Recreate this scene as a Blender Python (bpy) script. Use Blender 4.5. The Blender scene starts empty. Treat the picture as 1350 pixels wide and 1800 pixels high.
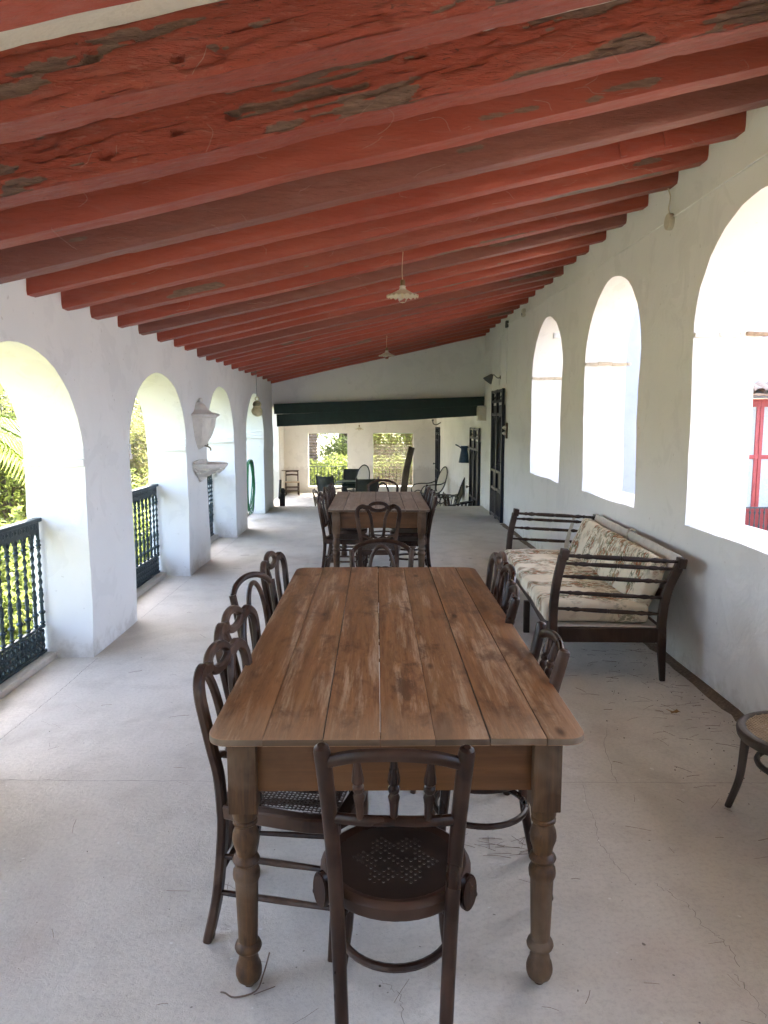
import bpy, bmesh, math, random
from mathutils import Vector, Matrix, noise

rad = math.radians
PI = math.pi
SC = bpy.context.scene
COL = SC.collection
random.seed(7)

# ------------------------------------------------------------------ camera, sky, sun, exposure
cd = bpy.data.cameras.new('camera')
cam = bpy.data.objects.new('camera', cd)
COL.objects.link(cam)
cam.location = (0, 0, 1.6)
cam.rotation_euler = (rad(90 - 7.036), 0, rad(-0.611))
cd.sensor_fit = 'VERTICAL'
cd.sensor_height = 36.0
cd.lens = 26.0
cd.clip_start = 0.02
cd.clip_end = 1000
SC.camera = cam

SUN_EL, SUN_AZ = 50.0, 5.0        # azimuth measured from +Y towards +X
world = bpy.data.worlds.new('World')
SC.world = world
world.use_nodes = True
wn = world.node_tree
wn.nodes.clear()
w_out = wn.nodes.new('ShaderNodeOutputWorld')
w_bg = wn.nodes.new('ShaderNodeBackground')
w_sky = wn.nodes.new('ShaderNodeTexSky')
w_sky.sky_type = 'NISHITA'
w_sky.sun_disc = False
w_sky.sun_elevation = rad(SUN_EL)
w_sky.sun_rotation = rad(SUN_AZ)
w_sky.air_density = 0.8
w_sky.dust_density = 4.8
w_sky.ozone_density = 0.7
w_bg.inputs['Strength'].default_value = 0.15
wn.links.new(w_sky.outputs[0], w_bg.inputs[0])
wn.links.new(w_bg.outputs[0], w_out.inputs[0])

sd = bpy.data.lights.new('sun', 'SUN')
sd.energy = 2.3
sd.angle = rad(0.53)
sd.color = (1.0, 0.95, 0.87)
sun = bpy.data.objects.new('sun', sd)
COL.objects.link(sun)
sdir = Vector((math.sin(rad(SUN_AZ)) * math.cos(rad(SUN_EL)), math.cos(rad(SUN_AZ)) * math.cos(rad(SUN_EL)), math.sin(rad(SUN_EL))))
sun.rotation_euler = sdir.to_track_quat('Z', 'Y').to_euler()
sun.location = (0, 30, 40)

SC.view_settings.view_transform = 'Standard'
SC.view_settings.look = 'None'
SC.view_settings.gamma = 1.0
SC.view_settings.exposure = 4.3
SC.view_settings.use_curve_mapping = False
SC.render.engine = 'CYCLES'
cy = SC.cycles
cy.use_denoising = True
cy.use_adaptive_sampling = True
cy.adaptive_threshold = 0.03
cy.max_bounces = 7
cy.diffuse_bounces = 4
cy.glossy_bounces = 2
cy.transmission_bounces = 3
cy.transparent_max_bounces = 4
cy.sample_clamp_indirect = 8.0
cy.caustics_reflective = False
cy.caustics_refractive = False


# ------------------------------------------------------------------ helpers: objects
def put(o, parent=None):
    COL.objects.link(o)
    if parent is not None:
        o.parent = parent
    return o


def tag(o, label=None, cat=None, group=None, kind=None):
    if label:
        o['label'] = label
    if cat:
        o['category'] = cat
    if group:
        o['group'] = group
    if kind:
        o['kind'] = kind
    return o


def empty(name, loc, rz=0.0, label=None, cat=None, group=None):
    o = bpy.data.objects.new(name, None)
    o.location = loc
    o.rotation_euler = (0, 0, rz)
    o.empty_display_size = 0.1
    COL.objects.link(o)
    return tag(o, label, cat, group)


def copy_tree(o, parent=None):
    c = o.copy()
    COL.objects.link(c)
    if parent is not None:
        c.parent = parent
    for ch in list(o.children):
        copy_tree(ch, c)
    return c


def place(proto, loc, rz, label, group, used=[]):
    if proto.name in used:
        r = copy_tree(proto)
    else:
        used.append(proto.name)
        r = proto
    r.location = loc
    r.rotation_euler = (0, 0, rz)
    r['label'] = label
    r['group'] = group
    return r


def cr(pts, n=6):
    """Catmull-Rom through points"""
    P = [Vector(p) for p in pts]
    if len(P) < 3:
        return P
    out = []
    for i in range(len(P) - 1):
        p0 = P[i - 1] if i > 0 else P[0] * 2 - P[1]
        p1, p2 = P[i], P[i + 1]
        p3 = P[i + 2] if i + 2 < len(P) else P[-1] * 2 - P[-2]
        for k in range(n):
            t = k / n
            out.append(0.5 * ((2 * p1) + (p2 - p0) * t + (2 * p0 - 5 * p1 + 4 * p2 - p3) * t * t + (3 * p1 - p0 - 3 * p2 + p3) * t ** 3))
    out.append(P[-1])
    return out


class MB:
    def __init__(s):
        s.v = []
        s.f = []

    def add(s, vs, fs):
        b = len(s.v)
        s.v.extend(tuple(v) for v in vs)
        s.f.extend(tuple(i + b for i in f) for f in fs)
        return s

    def box(s, c, d, rot=None, bev=0.0):
        """box centre c, full size d, rot = euler tuple or Matrix"""
        bm = bmesh.new()
        bmesh.ops.create_cube(bm, size=1.0)
        for v in bm.verts:
            v.co = Vector((v.co.x * d[0], v.co.y * d[1], v.co.z * d[2]))
        if bev > 0:
            bmesh.ops.bevel(bm, geom=list(bm.edges), offset=bev, segments=2, profile=0.6, affect='EDGES')
        R = Matrix.Identity(3)
        if rot is not None:
            from mathutils import Euler
            R = rot if isinstance(rot, Matrix) else Euler(rot).to_matrix()
        c = Vector(c)
        bm.verts.index_update()
        s.add([R @ v.co + c for v in bm.verts], [[v.index for v in f.verts] for f in bm.faces])
        bm.free()
        return s

    def box2(s, a, b, bev=0.0):
        a = Vector(a); b = Vector(b)
        return s.box((a + b) / 2, [abs(b[i] - a[i]) for i in range(3)], None, bev)

    def sweep(s, path, prof, scale=None, closed=False, cap=True, up=None):
        """sweep a 2-D profile (list of (a,b)) along path; scale = list of per point scales"""
        P = [Vector(p) for p in path]
        n, m = len(P), len(prof)
        T = []
        for i in range(n):
            if closed:
                t = P[(i + 1) % n] - P[i - 1]
            else:
                t = P[min(i + 1, n - 1)] - P[max(i - 1, 0)]
            T.append(t.normalized())
        if up is not None:
            up = Vector(up)
        else:
            a = Vector((0, 0, 1)) if abs(T[0].z) < 0.9 else Vector((1, 0, 0))
            nrm = (a - T[0] * a.dot(T[0])).normalized()
        vs = []
        for i in range(n):
            if up is not None:
                nn = (up - T[i] * up.dot(T[i]))
                nrm = nn.normalized() if nn.length > 1e-5 else nrm
            elif i > 0:
                nrm = (nrm - T[i] * nrm.dot(T[i])).normalized()
            bn = T[i].cross(nrm)
            k = 1.0 if scale is None else scale[i]
            for a_, b_ in prof:
                vs.append(P[i] + nrm * (a_ * k) + bn * (b_ * k))
        fs = []
        for i in range(n if closed else n - 1):
            j = (i + 1) % n
            for q in range(m):
                r = (q + 1) % m
                fs.append((i * m + q, i * m + r, j * m + r, j * m + q))
        if cap and not closed:
            fs.append(tuple(reversed(range(m))))
            fs.append(tuple((n - 1) * m + q for q in range(m)))
        return s.add(vs, fs)

    def tube(s, path, r, n=8, closed=False, cap=True):
        """r: number or list of radii (same length as path)"""
        prof = [(math.cos(2 * math.pi * k / n), math.sin(2 * math.pi * k / n)) for k in range(n)]
        sc = [r] * len(path) if not isinstance(r, (list, tuple)) else list(r)
        return s.sweep(path, prof, sc, closed, cap)

    def bar(s, path, w, t, up=(0, 0, 1), bev=0.15, closed=False, scale=None):
        """rectangular section: t along 'up', w across; chamfered"""
        a, b = t / 2, w / 2
        c = min(a, b) * bev * 2
        prof = [(-a, -b + c), (-a + c, -b), (a - c, -b), (a, -b + c), (a, b - c), (a - c, b), (-a + c, b), (-a, b - c)]
        return s.sweep(path, prof, scale, closed, True, up)

    def lathe(s, prof, origin=(0, 0, 0), n=16, M=None, a0=0.0, a1=2 * math.pi, sx=1.0, sy=1.0):
        """prof: list of (r,z)"""
        full = abs(a1 - a0 - 2 * math.pi) < 1e-6
        m = n if full else n + 1
        vs = []
        O = Vector(origin)
        for r, z in prof:
            for k in range(m):
                a = a0 + (a1 - a0) * k / n
                p = Vector((r * math.cos(a) * sx, r * math.sin(a) * sy, z))
                vs.append((M @ p if M is not None else p) + O)
        fs = []
        for i in range(len(prof) - 1):
            for k in range(n):
                k2 = (k + 1) % m if full else k + 1
                fs.append((i * m + k, i * m + k2, (i + 1) * m + k2, (i + 1) * m + k))
        if full and prof[0] != prof[-1]:
            if prof[0][0] > 1e-6:
                fs.append(tuple(reversed(range(m))))
            if prof[-1][0] > 1e-6:
                fs.append(tuple((len(prof) - 1) * m + k for k in range(m)))
        return s.add(vs, fs)

    def torus(s, c, R, r, nR=32, nr=8, M=None, sx=1.0, sy=1.0):
        path = []
        for k in range(nR):
            a = 2 * math.pi * k / nR
            p = Vector((R * sx * math.cos(a), R * sy * math.sin(a), 0))
            path.append((M @ p if M is not None else p) + Vector(c))
        return s.tube(path, r, nr, closed=True)

    def build(s, name, mat, parent=None, smooth=35, **kw):
        me = bpy.data.meshes.new(name)
        me.from_pydata(s.v, [], s.f)
        bm = bmesh.new()
        bm.from_mesh(me)
        if kw.get('merge'):
            bmesh.ops.remove_doubles(bm, verts=bm.verts, dist=kw['merge'])
        bmesh.ops.recalc_face_normals(bm, faces=bm.faces)
        bm.to_mesh(me)
        bm.free()
        if smooth:
            me.shade_smooth()
            me.set_sharp_from_angle(angle=rad(smooth))
        me.materials.append(mat)
        o = bpy.data.objects.new(name, me)
        return put(o, parent)


def roughen(o, maxlen, amp, scale=1.5, amp2=0.0, smooth=40):
    """subdivide long edges and displace with noise so that edges and faces are hand made"""
    me = o.data
    bm = bmesh.new()
    bm.from_mesh(me)
    bmesh.ops.remove_doubles(bm, verts=bm.verts, dist=1e-5)
    for _ in range(7):
        es = [e for e in bm.edges if e.calc_length() > maxlen]
        if not es:
            break
        bmesh.ops.subdivide_edges(bm, edges=es, cuts=1, use_grid_fill=True)
    bmesh.ops.triangulate(bm, faces=[f for f in bm.faces if len(f.verts) > 4])
    for v in bm.verts:
        p = v.co.copy()
        n = Vector(noise.noise_vector(p * scale)) * amp
        if amp2:
            n += Vector(noise.noise_vector(p * scale * 5 + Vector((9, 3, 1)))) * amp2
        v.co += n
    bmesh.ops.recalc_face_normals(bm, faces=bm.faces)
    bm.to_mesh(me)
    bm.free()
    me.shade_smooth()
    me.set_sharp_from_angle(angle=rad(smooth))


# ------------------------------------------------------------------ helpers: materials
class NT:
    def __init__(s, name):
        s.m = bpy.data.materials.new(name)
        s.m.use_nodes = True
        s.t = s.m.node_tree
        s.b = s.t.nodes['Principled BSDF']
        s.out = s.t.nodes['Material Output']

    def n(s, typ, **kw):
        nd = s.t.nodes.new('ShaderNode' + typ)
        for k, v in kw.items():
            if hasattr(nd, k):
                setattr(nd, k, v)
            else:
                nd.inputs[k.replace('_', ' ')].default_value = v
        return nd

    def l(s, a, b):
        s.t.links.new(a, b)

    def coords(s, kind='Object', scale=(1, 1, 1), rnd=False):
        if kind == 'World':
            src = s.n('NewGeometry').outputs['Position']
        else:
            src = s.n('TexCoord').outputs[kind]
        mp = s.n('Mapping')
        mp.inputs['Scale'].default_value = scale
        s.l(src, mp.inputs['Vector'])
        if rnd:
            oi = s.n('ObjectInfo')
            mul = s.n('VectorMath', operation='SCALE')
            cmb = s.n('CombineXYZ')
            for k in range(3):
                s.l(oi.outputs['Random'], cmb.inputs[k])
            s.l(cmb.outputs[0], mul.inputs[0])
            mul.inputs['Scale'].default_value = 37.0
            s.l(mul.outputs[0], mp.inputs['Location'])
        return mp.outputs[0]

    def noise(s, vec, scale, detail=4, rough=0.55, dist=0.0):
        nd = s.n('TexNoise')
        nd.inputs['Scale'].default_value = scale
        nd.inputs['Detail'].default_value = detail
        nd.inputs['Roughness'].default_value = rough
        nd.inputs['Distortion'].default_value = dist
        s.l(vec, nd.inputs['Vector'])
        return nd.outputs['Fac']

    def ramp(s, fac, stops, interp='LINEAR'):
        nd = s.n('ValToRGB')
        cr_ = nd.color_ramp
        cr_.interpolation = interp
        while len(cr_.elements) < len(stops):
            cr_.elements.new(0.5)
        for e, (p, c) in zip(cr_.elements, stops):
            e.position = p
            e.color = (c, c, c, 1) if isinstance(c, (int, float)) else (*c, 1)
        s.l(fac, nd.inputs[0])
        return nd.outputs[0]

    def mix(s, fac, a, b, blend='MIX'):
        nd = s.n('Mix', data_type='RGBA', blend_type=blend)
        for sock, v in ((nd.inputs[0], fac), (nd.inputs[6], a), (nd.inputs[7], b)):
            if isinstance(v, (int, float)):
                sock.default_value = v
            elif isinstance(v, (tuple, list)):
                sock.default_value = (*v, 1)
            else:
                s.l(v, sock)
        return nd.outputs[2]

    def math(s, op, a, b=None):
        nd = s.n('Math', operation=op)
        for i, v in enumerate((a, b)):
            if v is None:
                continue
            if isinstance(v, (int, float)):
                nd.inputs[i].default_value = v
            else:
                s.l(v, nd.inputs[i])
        return nd.outputs[0]

    def bump(s, height, strength=0.3, dist=0.01, prev=None):
        nd = s.n('Bump')
        nd.inputs['Strength'].default_value = strength
        nd.inputs['Distance'].default_value = dist
        s.l(height, nd.inputs['Height'])
        if prev is not None:
            s.l(prev, nd.inputs['Normal'])
        return nd.outputs[0]

    def set(s, col=None, rough=None, nrm=None, metal=None, spec=None):
        for key, v in (('Base Color', col), ('Roughness', rough), ('Normal', nrm), ('Metallic', metal), ('Specular IOR Level', spec)):
            if v is None:
                continue
            sk = s.b.inputs[key]
            if isinstance(v, (int, float)):
                sk.default_value = v
            elif isinstance(v, (tuple, list)):
                sk.default_value = (*v, 1)
            else:
                s.l(v, sk)
        return s.m


def plaster_mat(name, base, dark, bump=0.25):
    t = NT(name)
    c = t.coords('World')
    n1 = t.noise(c, 0.9, 4, 0.6)
    n2 = t.noise(c, 3.2, 4, 0.62, 0.8)
    n3 = t.noise(c, 45.0, 4, 0.65)
    f = t.ramp(n1, [(0.35, 0.0), (0.75, 1.0)])
    col = t.mix(f, base, dark)
    # patches of older limewash, small chips, scuffs along the foot of the wall
    col = t.mix(t.math('MULTIPLY', t.ramp(n2, [(0.56, 0.0), (0.60, 1.0)]), 0.35), col, tuple(x * 0.92 for x in dark))
    spots = t.ramp(t.noise(c, 23.0, 2, 0.5), [(0.72, 0.0), (0.76, 1.0)])
    col = t.mix(t.math('MULTIPLY', spots, 0.35), col, (0.45, 0.41, 0.36))
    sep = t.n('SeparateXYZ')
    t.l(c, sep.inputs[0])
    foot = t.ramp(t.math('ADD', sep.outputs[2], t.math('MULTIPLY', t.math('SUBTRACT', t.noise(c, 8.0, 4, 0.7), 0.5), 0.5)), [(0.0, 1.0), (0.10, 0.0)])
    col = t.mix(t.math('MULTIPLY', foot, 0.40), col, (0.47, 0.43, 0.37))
    b = t.bump(n2, bump * 1.4, 0.02)
    b = t.bump(n3, bump * 1.2, 0.003, b)
    return t.set(col, 0.85, b, spec=0.2)


def wood_mat(name, base, dark, pale, axis=1, grain=1.0, rough=0.55, pale_amt=0.5, rnd=True, scale=1.0):
    """grain runs along the local axis"""
    t = NT(name)
    st = [9.0 * scale, 9.0 * scale, 9.0 * scale]
    st[axis] = 0.55 * scale
    c = t.coords('Object', st, rnd)
    cb = t.coords('Object', (1, 1, 1), rnd)
    g1 = t.noise(c, 3.0, 7, 0.65, 0.6)
    g2 = t.noise(c, 14.0, 4, 0.6, 0.2)
    blot = t.noise(cb, 3.2 * scale, 4, 0.6, 0.5)
    col = t.mix(t.ramp(g1, [(0.3, 0.0), (0.7, 1.0)]), dark, base)
    col = t.mix(t.math('MULTIPLY', t.ramp(g2, [(0.52, 0.0), (0.75, 1.0)]), 0.45 * grain), col, dark)
    col = t.mix(t.math('MULTIPLY', t.ramp(blot, [(0.46, 0.0), (0.64, 1.0)]), pale_amt), col, pale)
    b = t.bump(t.mix(0.4, g1, g2), 0.25 * grain, 0.003)
    r = t.ramp(blot, [(0.3, rough - 0.1), (0.8, rough + 0.2)])
    return t.set(col, r, b, spec=0.25)


def table_top_mat(name, base, dark, pale):
    """old scrubbed pine: grain along y, knots, dark stains, pale worn ends and joints"""
    t = NT(name)
    c = t.coords('Object', (11, 0.6, 11), True)
    cs = t.coords('Object', (8, 0.55, 8), True)
    cb = t.coords('Object', (1, 1, 1), True)
    g1 = t.noise(c, 3.0, 7, 0.68, 0.7)
    g2 = t.noise(c, 17.0, 4, 0.6, 0.2)
    col = t.mix(t.ramp(g1, [(0.28, 0.0), (0.72, 1.0)]), dark, base)
    oi = t.n('ObjectInfo')
    col = t.mix(t.math('MULTIPLY', oi.outputs['Random'], 0.7), col, tuple(x * 0.62 for x in base))
    col = t.mix(t.math('MULTIPLY', t.ramp(g2, [(0.50, 0.0), (0.78, 1.0)]), 0.5), col, tuple(x * 0.6 for x in dark))
    worn = t.noise(cs, 2.2, 7, 0.75, 0.25)
    col = t.mix(t.math('MULTIPLY', t.ramp(worn, [(0.51, 0.0), (0.62, 1.0)]), 0.55), col, pale)
    stain = t.noise(t.coords('Object', (2.2, 0.9, 1), True), 3.6, 6, 0.7, 0.3)
    col = t.mix(t.math('MULTIPLY', t.ramp(stain, [(0.51, 0.0), (0.64, 1.0)]), 0.75), col, tuple(x * 0.8 for x in dark))
    # pale worn front and back ends
    sep = t.n('SeparateXYZ')
    t.l(t.n('TexCoord').outputs['Object'], sep.inputs[0])
    e = t.math('ADD', sep.outputs[1], t.math('MULTIPLY', t.math('SUBTRACT', worn, 0.5), 0.9))
    col = t.mix(t.math('MULTIPLY', t.ramp(e, [(0.0, 1.0), (0.22, 0.0)]), 0.25), col, pale)
    vr = t.n('TexVoronoi')
    vr.inputs['Scale'].default_value = 2.4
    t.l(t.coords('Object', (2.6, 1.0, 1.0), True), vr.inputs['Vector'])
    kn = t.ramp(vr.outputs['Distance'], [(0.05, 1.0), (0.11, 0.0)])
    col = t.mix(t.math('MULTIPLY', kn, 0.8), col, tuple(x * 0.45 for x in dark))
    sc_ = t.ramp(t.noise(t.coords('Object', (40, 3.0, 1), True), 6.0, 2, 0.5, 1.5), [(0.70, 0.0), (0.74, 1.0)])
    col = t.mix(t.math('MULTIPLY', sc_, 0.35), col, pale)
    b = t.bump(t.mix(0.45, g1, g2), 0.4, 0.003)
    return t.set(col, t.ramp(worn, [(0.3, 0.45), (0.7, 0.72)]), b, spec=0.25)


def plain_mat(name, col, rough=0.6, metal=0.0, var=0.25, scale=18.0, bump=0.1, spec=0.4):
    t = NT(name)
    c = t.coords('Object', (1, 1, 1), True)
    n = t.noise(c, scale, 5, 0.65)
    d = tuple(x * (1 - var) for x in col)
    u = tuple(min(1, x * (1 + var)) for x in col)
    cc = t.mix(t.ramp(n, [(0.3, 0.0), (0.7, 1.0)]), d, u)
    return t.set(cc, rough, t.bump(n, bump, 0.003), metal, spec)


def leaf_mat(name, c1, c2, trans=0.45):
    t = NT(name)
    g = t.n('NewGeometry')
    n = t.noise(t.coords('World'), 2.2, 3, 0.6)
    rp = t.math('ADD', t.math('MULTIPLY', g.outputs['Random Per Island'], 0.55), t.math('MULTIPLY', n, 0.5))
    col = t.mix(t.ramp(rp, [(0.15, 0.0), (0.85, 1.0)]), c1, c2)
    t.set(col, 0.5, spec=0.3)
    tr = t.n('BsdfTranslucent')
    t.l(t.mix(0.35, col, (0.50, 0.60, 0.16)), tr.inputs['Color'])
    mx = t.n('MixShader')
    mx.inputs[0].default_value = trans
    t.l(t.b.outputs[0], mx.inputs[1])
    t.l(tr.outputs[0], mx.inputs[2])
    t.l(mx.outputs[0], t.out.inputs['Surface'])
    return t.m


M_PLASTER = plaster_mat('white_limewash', (0.87, 0.86, 0.83), (0.81, 0.80, 0.77))
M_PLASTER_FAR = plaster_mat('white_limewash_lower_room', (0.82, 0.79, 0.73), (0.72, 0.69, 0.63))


def concrete():
    t = NT('worn_concrete')
    c = t.coords('World')
    big = t.noise(c, 0.7, 6, 0.62, 0.4)
    mid = t.noise(c, 4.0, 6, 0.65, 0.3)
    fine = t.noise(c, 55.0, 5, 0.75)
    grit = t.noise(c, 220.0, 2, 0.6)
    col = t.mix(t.ramp(big, [(0.32, 0.0), (0.68, 1.0)]), (0.52, 0.474, 0.408), (0.62, 0.572, 0.503))
    col = t.mix(t.math('MULTIPLY', t.ramp(mid, [(0.5, 0.0), (0.72, 1.0)]), 0.45), col, (0.38, 0.335, 0.28))
    col = t.mix(t.math('MULTIPLY', t.ramp(fine, [(0.47, 0.0), (0.72, 1.0)]), 0.40), col, (0.28, 0.250, 0.215))
    slab = t.noise(t.coords('World', (1.0, 0.45, 1.0)), 1.15, 5, 0.6, 1.2)
    col = t.mix(t.math('MULTIPLY', t.ramp(slab, [(0.47, 0.0), (0.56, 1.0)]), 0.30), col, (0.40, 0.365, 0.315))
    pink = t.noise(c, 1.6, 3, 0.5, 0.6)
    col = t.mix(t.math('MULTIPLY', t.ramp(pink, [(0.60, 0.0), (0.78, 1.0)]), 0.22), col, (0.47, 0.31, 0.26))
    brown = t.noise(t.coords('World', (1, 1, 1)), 2.7, 5, 0.7, 1.0)
    col = t.mix(t.math('MULTIPLY', t.ramp(brown, [(0.62, 0.0), (0.75, 1.0)]), 0.35), col, (0.30, 0.24, 0.18))
    sp = t.ramp(t.noise(c, 31.0, 1, 0.4), [(0.775, 0.0), (0.80, 1.0)])
    col = t.mix(t.math('MULTIPLY', sp, 0.7), col, (0.70, 0.68, 0.64))
    sp2 = t.ramp(t.noise(t.coords('World', (1.3, 1.3, 1.3)), 37.0, 1, 0.4), [(0.785, 0.0), (0.80, 1.0)])
    col = t.mix(t.math('MULTIPLY', sp2, 0.75), col, (0.10, 0.085, 0.07))
    b = t.bump(mid, 0.2, 0.01)
    b = t.bump(fine, 0.8, 0.004, b)
    b = t.bump(grit, 0.4, 0.0012, b)
    return t.set(col, t.ramp(mid, [(0.3, 0.62), (0.7, 0.85)]), b, spec=0.3)


M_CONC = concrete()


def red_paint(name):
    t = NT(name)
    c = t.coords('Object', (1.0, 5.5, 5.5), True)
    c2 = t.coords('Object', (1, 1, 1), True)
    n1 = t.noise(c, 3.4, 6, 0.66, 0.9)
    n2 = t.noise(c, 15.0, 5, 0.7, 0.3)
    n3 = t.noise(c2, 1.3, 3, 0.5)
    red = t.mix(t.ramp(n3, [(0.3, 0.0), (0.7, 1.0)]), (0.300, 0.043, 0.019), (0.365, 0.068, 0.034))
    ta = t.n('Attribute', attribute_name='tint', attribute_type='OBJECT')
    tint = ta.outputs['Fac']
    dusty = t.mix(t.ramp(n1, [(0.3, 0.0), (0.7, 1.0)]), (0.165, 0.060, 0.042), (0.24, 0.095, 0.070))
    red = t.mix(tint, red, dusty)
    red = t.mix(t.math('MULTIPLY', t.ramp(n2, [(0.5, 0.0), (0.8, 1.0)]), 0.35), red, (0.16, 0.032, 0.020))
    dust = t.ramp(t.noise(c, 5.0, 4, 0.6, 0.4), [(0.5, 0.0), (0.75, 1.0)])
    red = t.mix(t.math('MULTIPLY', dust, 0.22), red, (0.30, 0.17, 0.14))
    bare = t.mix(t.ramp(n2, [(0.3, 0.0), (0.75, 1.0)]), (0.12, 0.062, 0.042), (0.27, 0.165, 0.118))
    at = t.n('Attribute', attribute_name='peel')
    edge = t.math('ADD', at.outputs['Fac'], t.math('MULTIPLY', t.math('SUBTRACT', n2, 0.5), 0.9))
    m = t.ramp(edge, [(0.42, 0.0), (0.58, 1.0)])
    col = t.mix(m, red, bare)
    pit = t.noise(t.coords('Object', (2.2, 11, 11), True), 8.0, 5, 0.72, 0.6)
    ra = t.n('Attribute', attribute_name='rough', attribute_type='OBJECT')
    pm = t.math('MULTIPLY', t.ramp(pit, [(0.60, 0.0), (0.66, 1.0)]), ra.outputs['Fac'])
    col = t.mix(t.math('MULTIPLY', pm, 0.75), col, (0.055, 0.018, 0.012))
    hi = t.math('MULTIPLY', t.ramp(pit, [(0.34, 1.0), (0.42, 0.0)]), ra.outputs['Fac'])
    col = t.mix(t.math('MULTIPLY', hi, 0.45), col, (0.40, 0.19, 0.14))
    n4 = t.noise(t.coords('Object', (1.0, 11, 11), True), 16.0, 4, 0.7, 0.5)
    b = t.bump(n1, 0.5, 0.012)
    b = t.bump(n2, 0.6, 0.006, b)
    b = t.bump(n4, 0.6, 0.0025, b)
    b = t.bump(t.math('MULTIPLY', t.math('SUBTRACT', 1.0, pit), ra.outputs['Fac']), 0.8, 0.012, b)
    return t.set(col, t.ramp(n1, [(0.3, 0.36), (0.65, 0.62)]), b, spec=0.5)


M_RED = red_paint('red_beam_paint')

M_TABLE = table_top_mat('table_pine', (0.370, 0.172, 0.066), (0.120, 0.055, 0.024), (0.50, 0.355, 0.225))
M_TABLE2 = table_top_mat('table_pine_greyed', (0.36, 0.255, 0.180), (0.23, 0.155, 0.105), (0.47, 0.36, 0.27))
M_TLEG = wood_mat('table_leg_wood', (0.135, 0.066, 0.026), (0.034, 0.019, 0.012), (0.165, 0.112, 0.074), 2, 1.8, 0.5, 0.85)
M_TEDGE = wood_mat('table_edge_grimy', (0.15, 0.095, 0.058), (0.075, 0.048, 0.032), (0.24, 0.185, 0.135), 0, 1.2, 0.7, 0.6)
M_SEAT = plain_mat('seat_plywood', (0.026, 0.0165, 0.012), 0.42, 0, 0.35, 12, 0.2)
M_TAPRON = wood_mat('table_apron_wood', (0.155, 0.070, 0.028), (0.085, 0.038, 0.017), (0.20, 0.105, 0.05), 0, 1.0, 0.45, 0.5)
M_CHAIR = wood_mat('chair_dark_beech', (0.036, 0.0155, 0.0095), (0.011, 0.0055, 0.004), (0.092, 0.050, 0.033), 2, 0.9, 0.32, 0.6)
M_CHAIR2 = wood_mat('chair_mid_brown', (0.050, 0.023, 0.014), (0.015, 0.0075, 0.005), (0.155, 0.096, 0.066), 2, 0.9, 0.36, 0.65)
M_BENCH = wood_mat('bench_walnut', (0.046, 0.026, 0.017), (0.018, 0.010, 0.008), (0.100, 0.066, 0.048), 2, 0.8, 0.5, 0.5)
M_CANE_D = plain_mat('cane_dark', (0.075, 0.048, 0.033), 0.55)
M_CANE_L = plain_mat('cane_natural', (0.42, 0.31, 0.20), 0.55)
M_IRON = plain_mat('iron_dark_green', (0.016, 0.030, 0.034), 0.45, 0.0, 0.4, 30, 0.2)
M_GREEN = plain_mat('beam_bottle_green', (0.005, 0.024, 0.020), 0.45, 0, 0.3, 9, 0.15)
M_BLACK = plain_mat('chair_blackened', (0.014, 0.013, 0.013), 0.45)
M_NAVY = plain_mat('door_blue_black', (0.012, 0.017, 0.030), 0.45, 0, 0.3, 20, 0.15)
M_CREAM = plain_mat('cream_ceramic', (0.62, 0.55, 0.42), 0.35, 0, 0.1)
M_OFFW = plain_mat('off_white_plastic', (0.66, 0.62, 0.52), 0.5, 0, 0.08)
M_MARBLE = plain_mat('weathered_marble', (0.74, 0.70, 0.64), 0.6, 0, 0.12, 12, 0.3)
M_HOSE = plain_mat('hose_green', (0.02, 0.16, 0.06), 0.4)
M_GOURD = plain_mat('gourd_skin', (0.55, 0.49, 0.30), 0.5, 0, 0.3, 9)
M_CAN = plain_mat('enamel_blue', (0.015, 0.045, 0.085), 0.35, 0, 0.3)
M_GREYMET = plain_mat('grey_enamel', (0.10, 0.105, 0.10), 0.5)
M_CORD = plain_mat('cord_cream', (0.62, 0.46, 0.32), 0.7)
M_CLOTH_D = plain_mat('canvas_dark', (0.03, 0.035, 0.03), 0.85)
M_BONE = plain_mat('bench_back_board', (0.58, 0.55, 0.49), 0.6, 0, 0.12)
M_TILE = plain_mat('terracotta_tile', (0.42, 0.30, 0.21), 0.8, 0, 0.3, 25, 0.4)
M_TILE_PALE = plain_mat('limewashed_tile', (0.58, 0.49, 0.38), 0.8, 0, 0.2, 25, 0.4)
M_REDDOOR = plain_mat('red_door_paint', (0.42, 0.075, 0.065), 0.45, 0, 0.12)
M_NEEDLE = plain_mat('dry_needle', (0.15, 0.10, 0.07), 0.8, 0, 0.4, 3)
M_DIRT = plain_mat('swept_dirt', (0.16, 0.115, 0.08), 0.95, 0, 0.5, 60, 0.8)
M_CRACK = plain_mat('crack_line', (0.20, 0.18, 0.155), 0.95)  # grey-brown of the floor cracks and joints
M_BARK = wood_mat('bark', (0.13, 0.10, 0.075), (0.045, 0.035, 0.028), (0.20, 0.17, 0.14), 2, 1.4, 0.85, 0.4)
M_LEAF_Y = leaf_mat('leaf_sunny_shrub', (0.045, 0.075, 0.016), (0.17, 0.19, 0.045), 0.5)
M_LEAF_G = leaf_mat('leaf_green_shrub', (0.026, 0.050, 0.016), (0.115, 0.14, 0.05), 0.42)
M_LEAF_D = leaf_mat('leaf_dark_tree', (0.014, 0.034, 0.012), (0.045, 0.075, 0.026), 0.2)
M_LEAF_P = leaf_mat('leaf_oleander', (0.06, 0.08, 0.03), (0.22, 0.16, 0.11), 0.35)
M_PALM = leaf_mat('palm_leaflet', (0.07, 0.12, 0.015), (0.16, 0.20, 0.035), 0.5)


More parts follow.
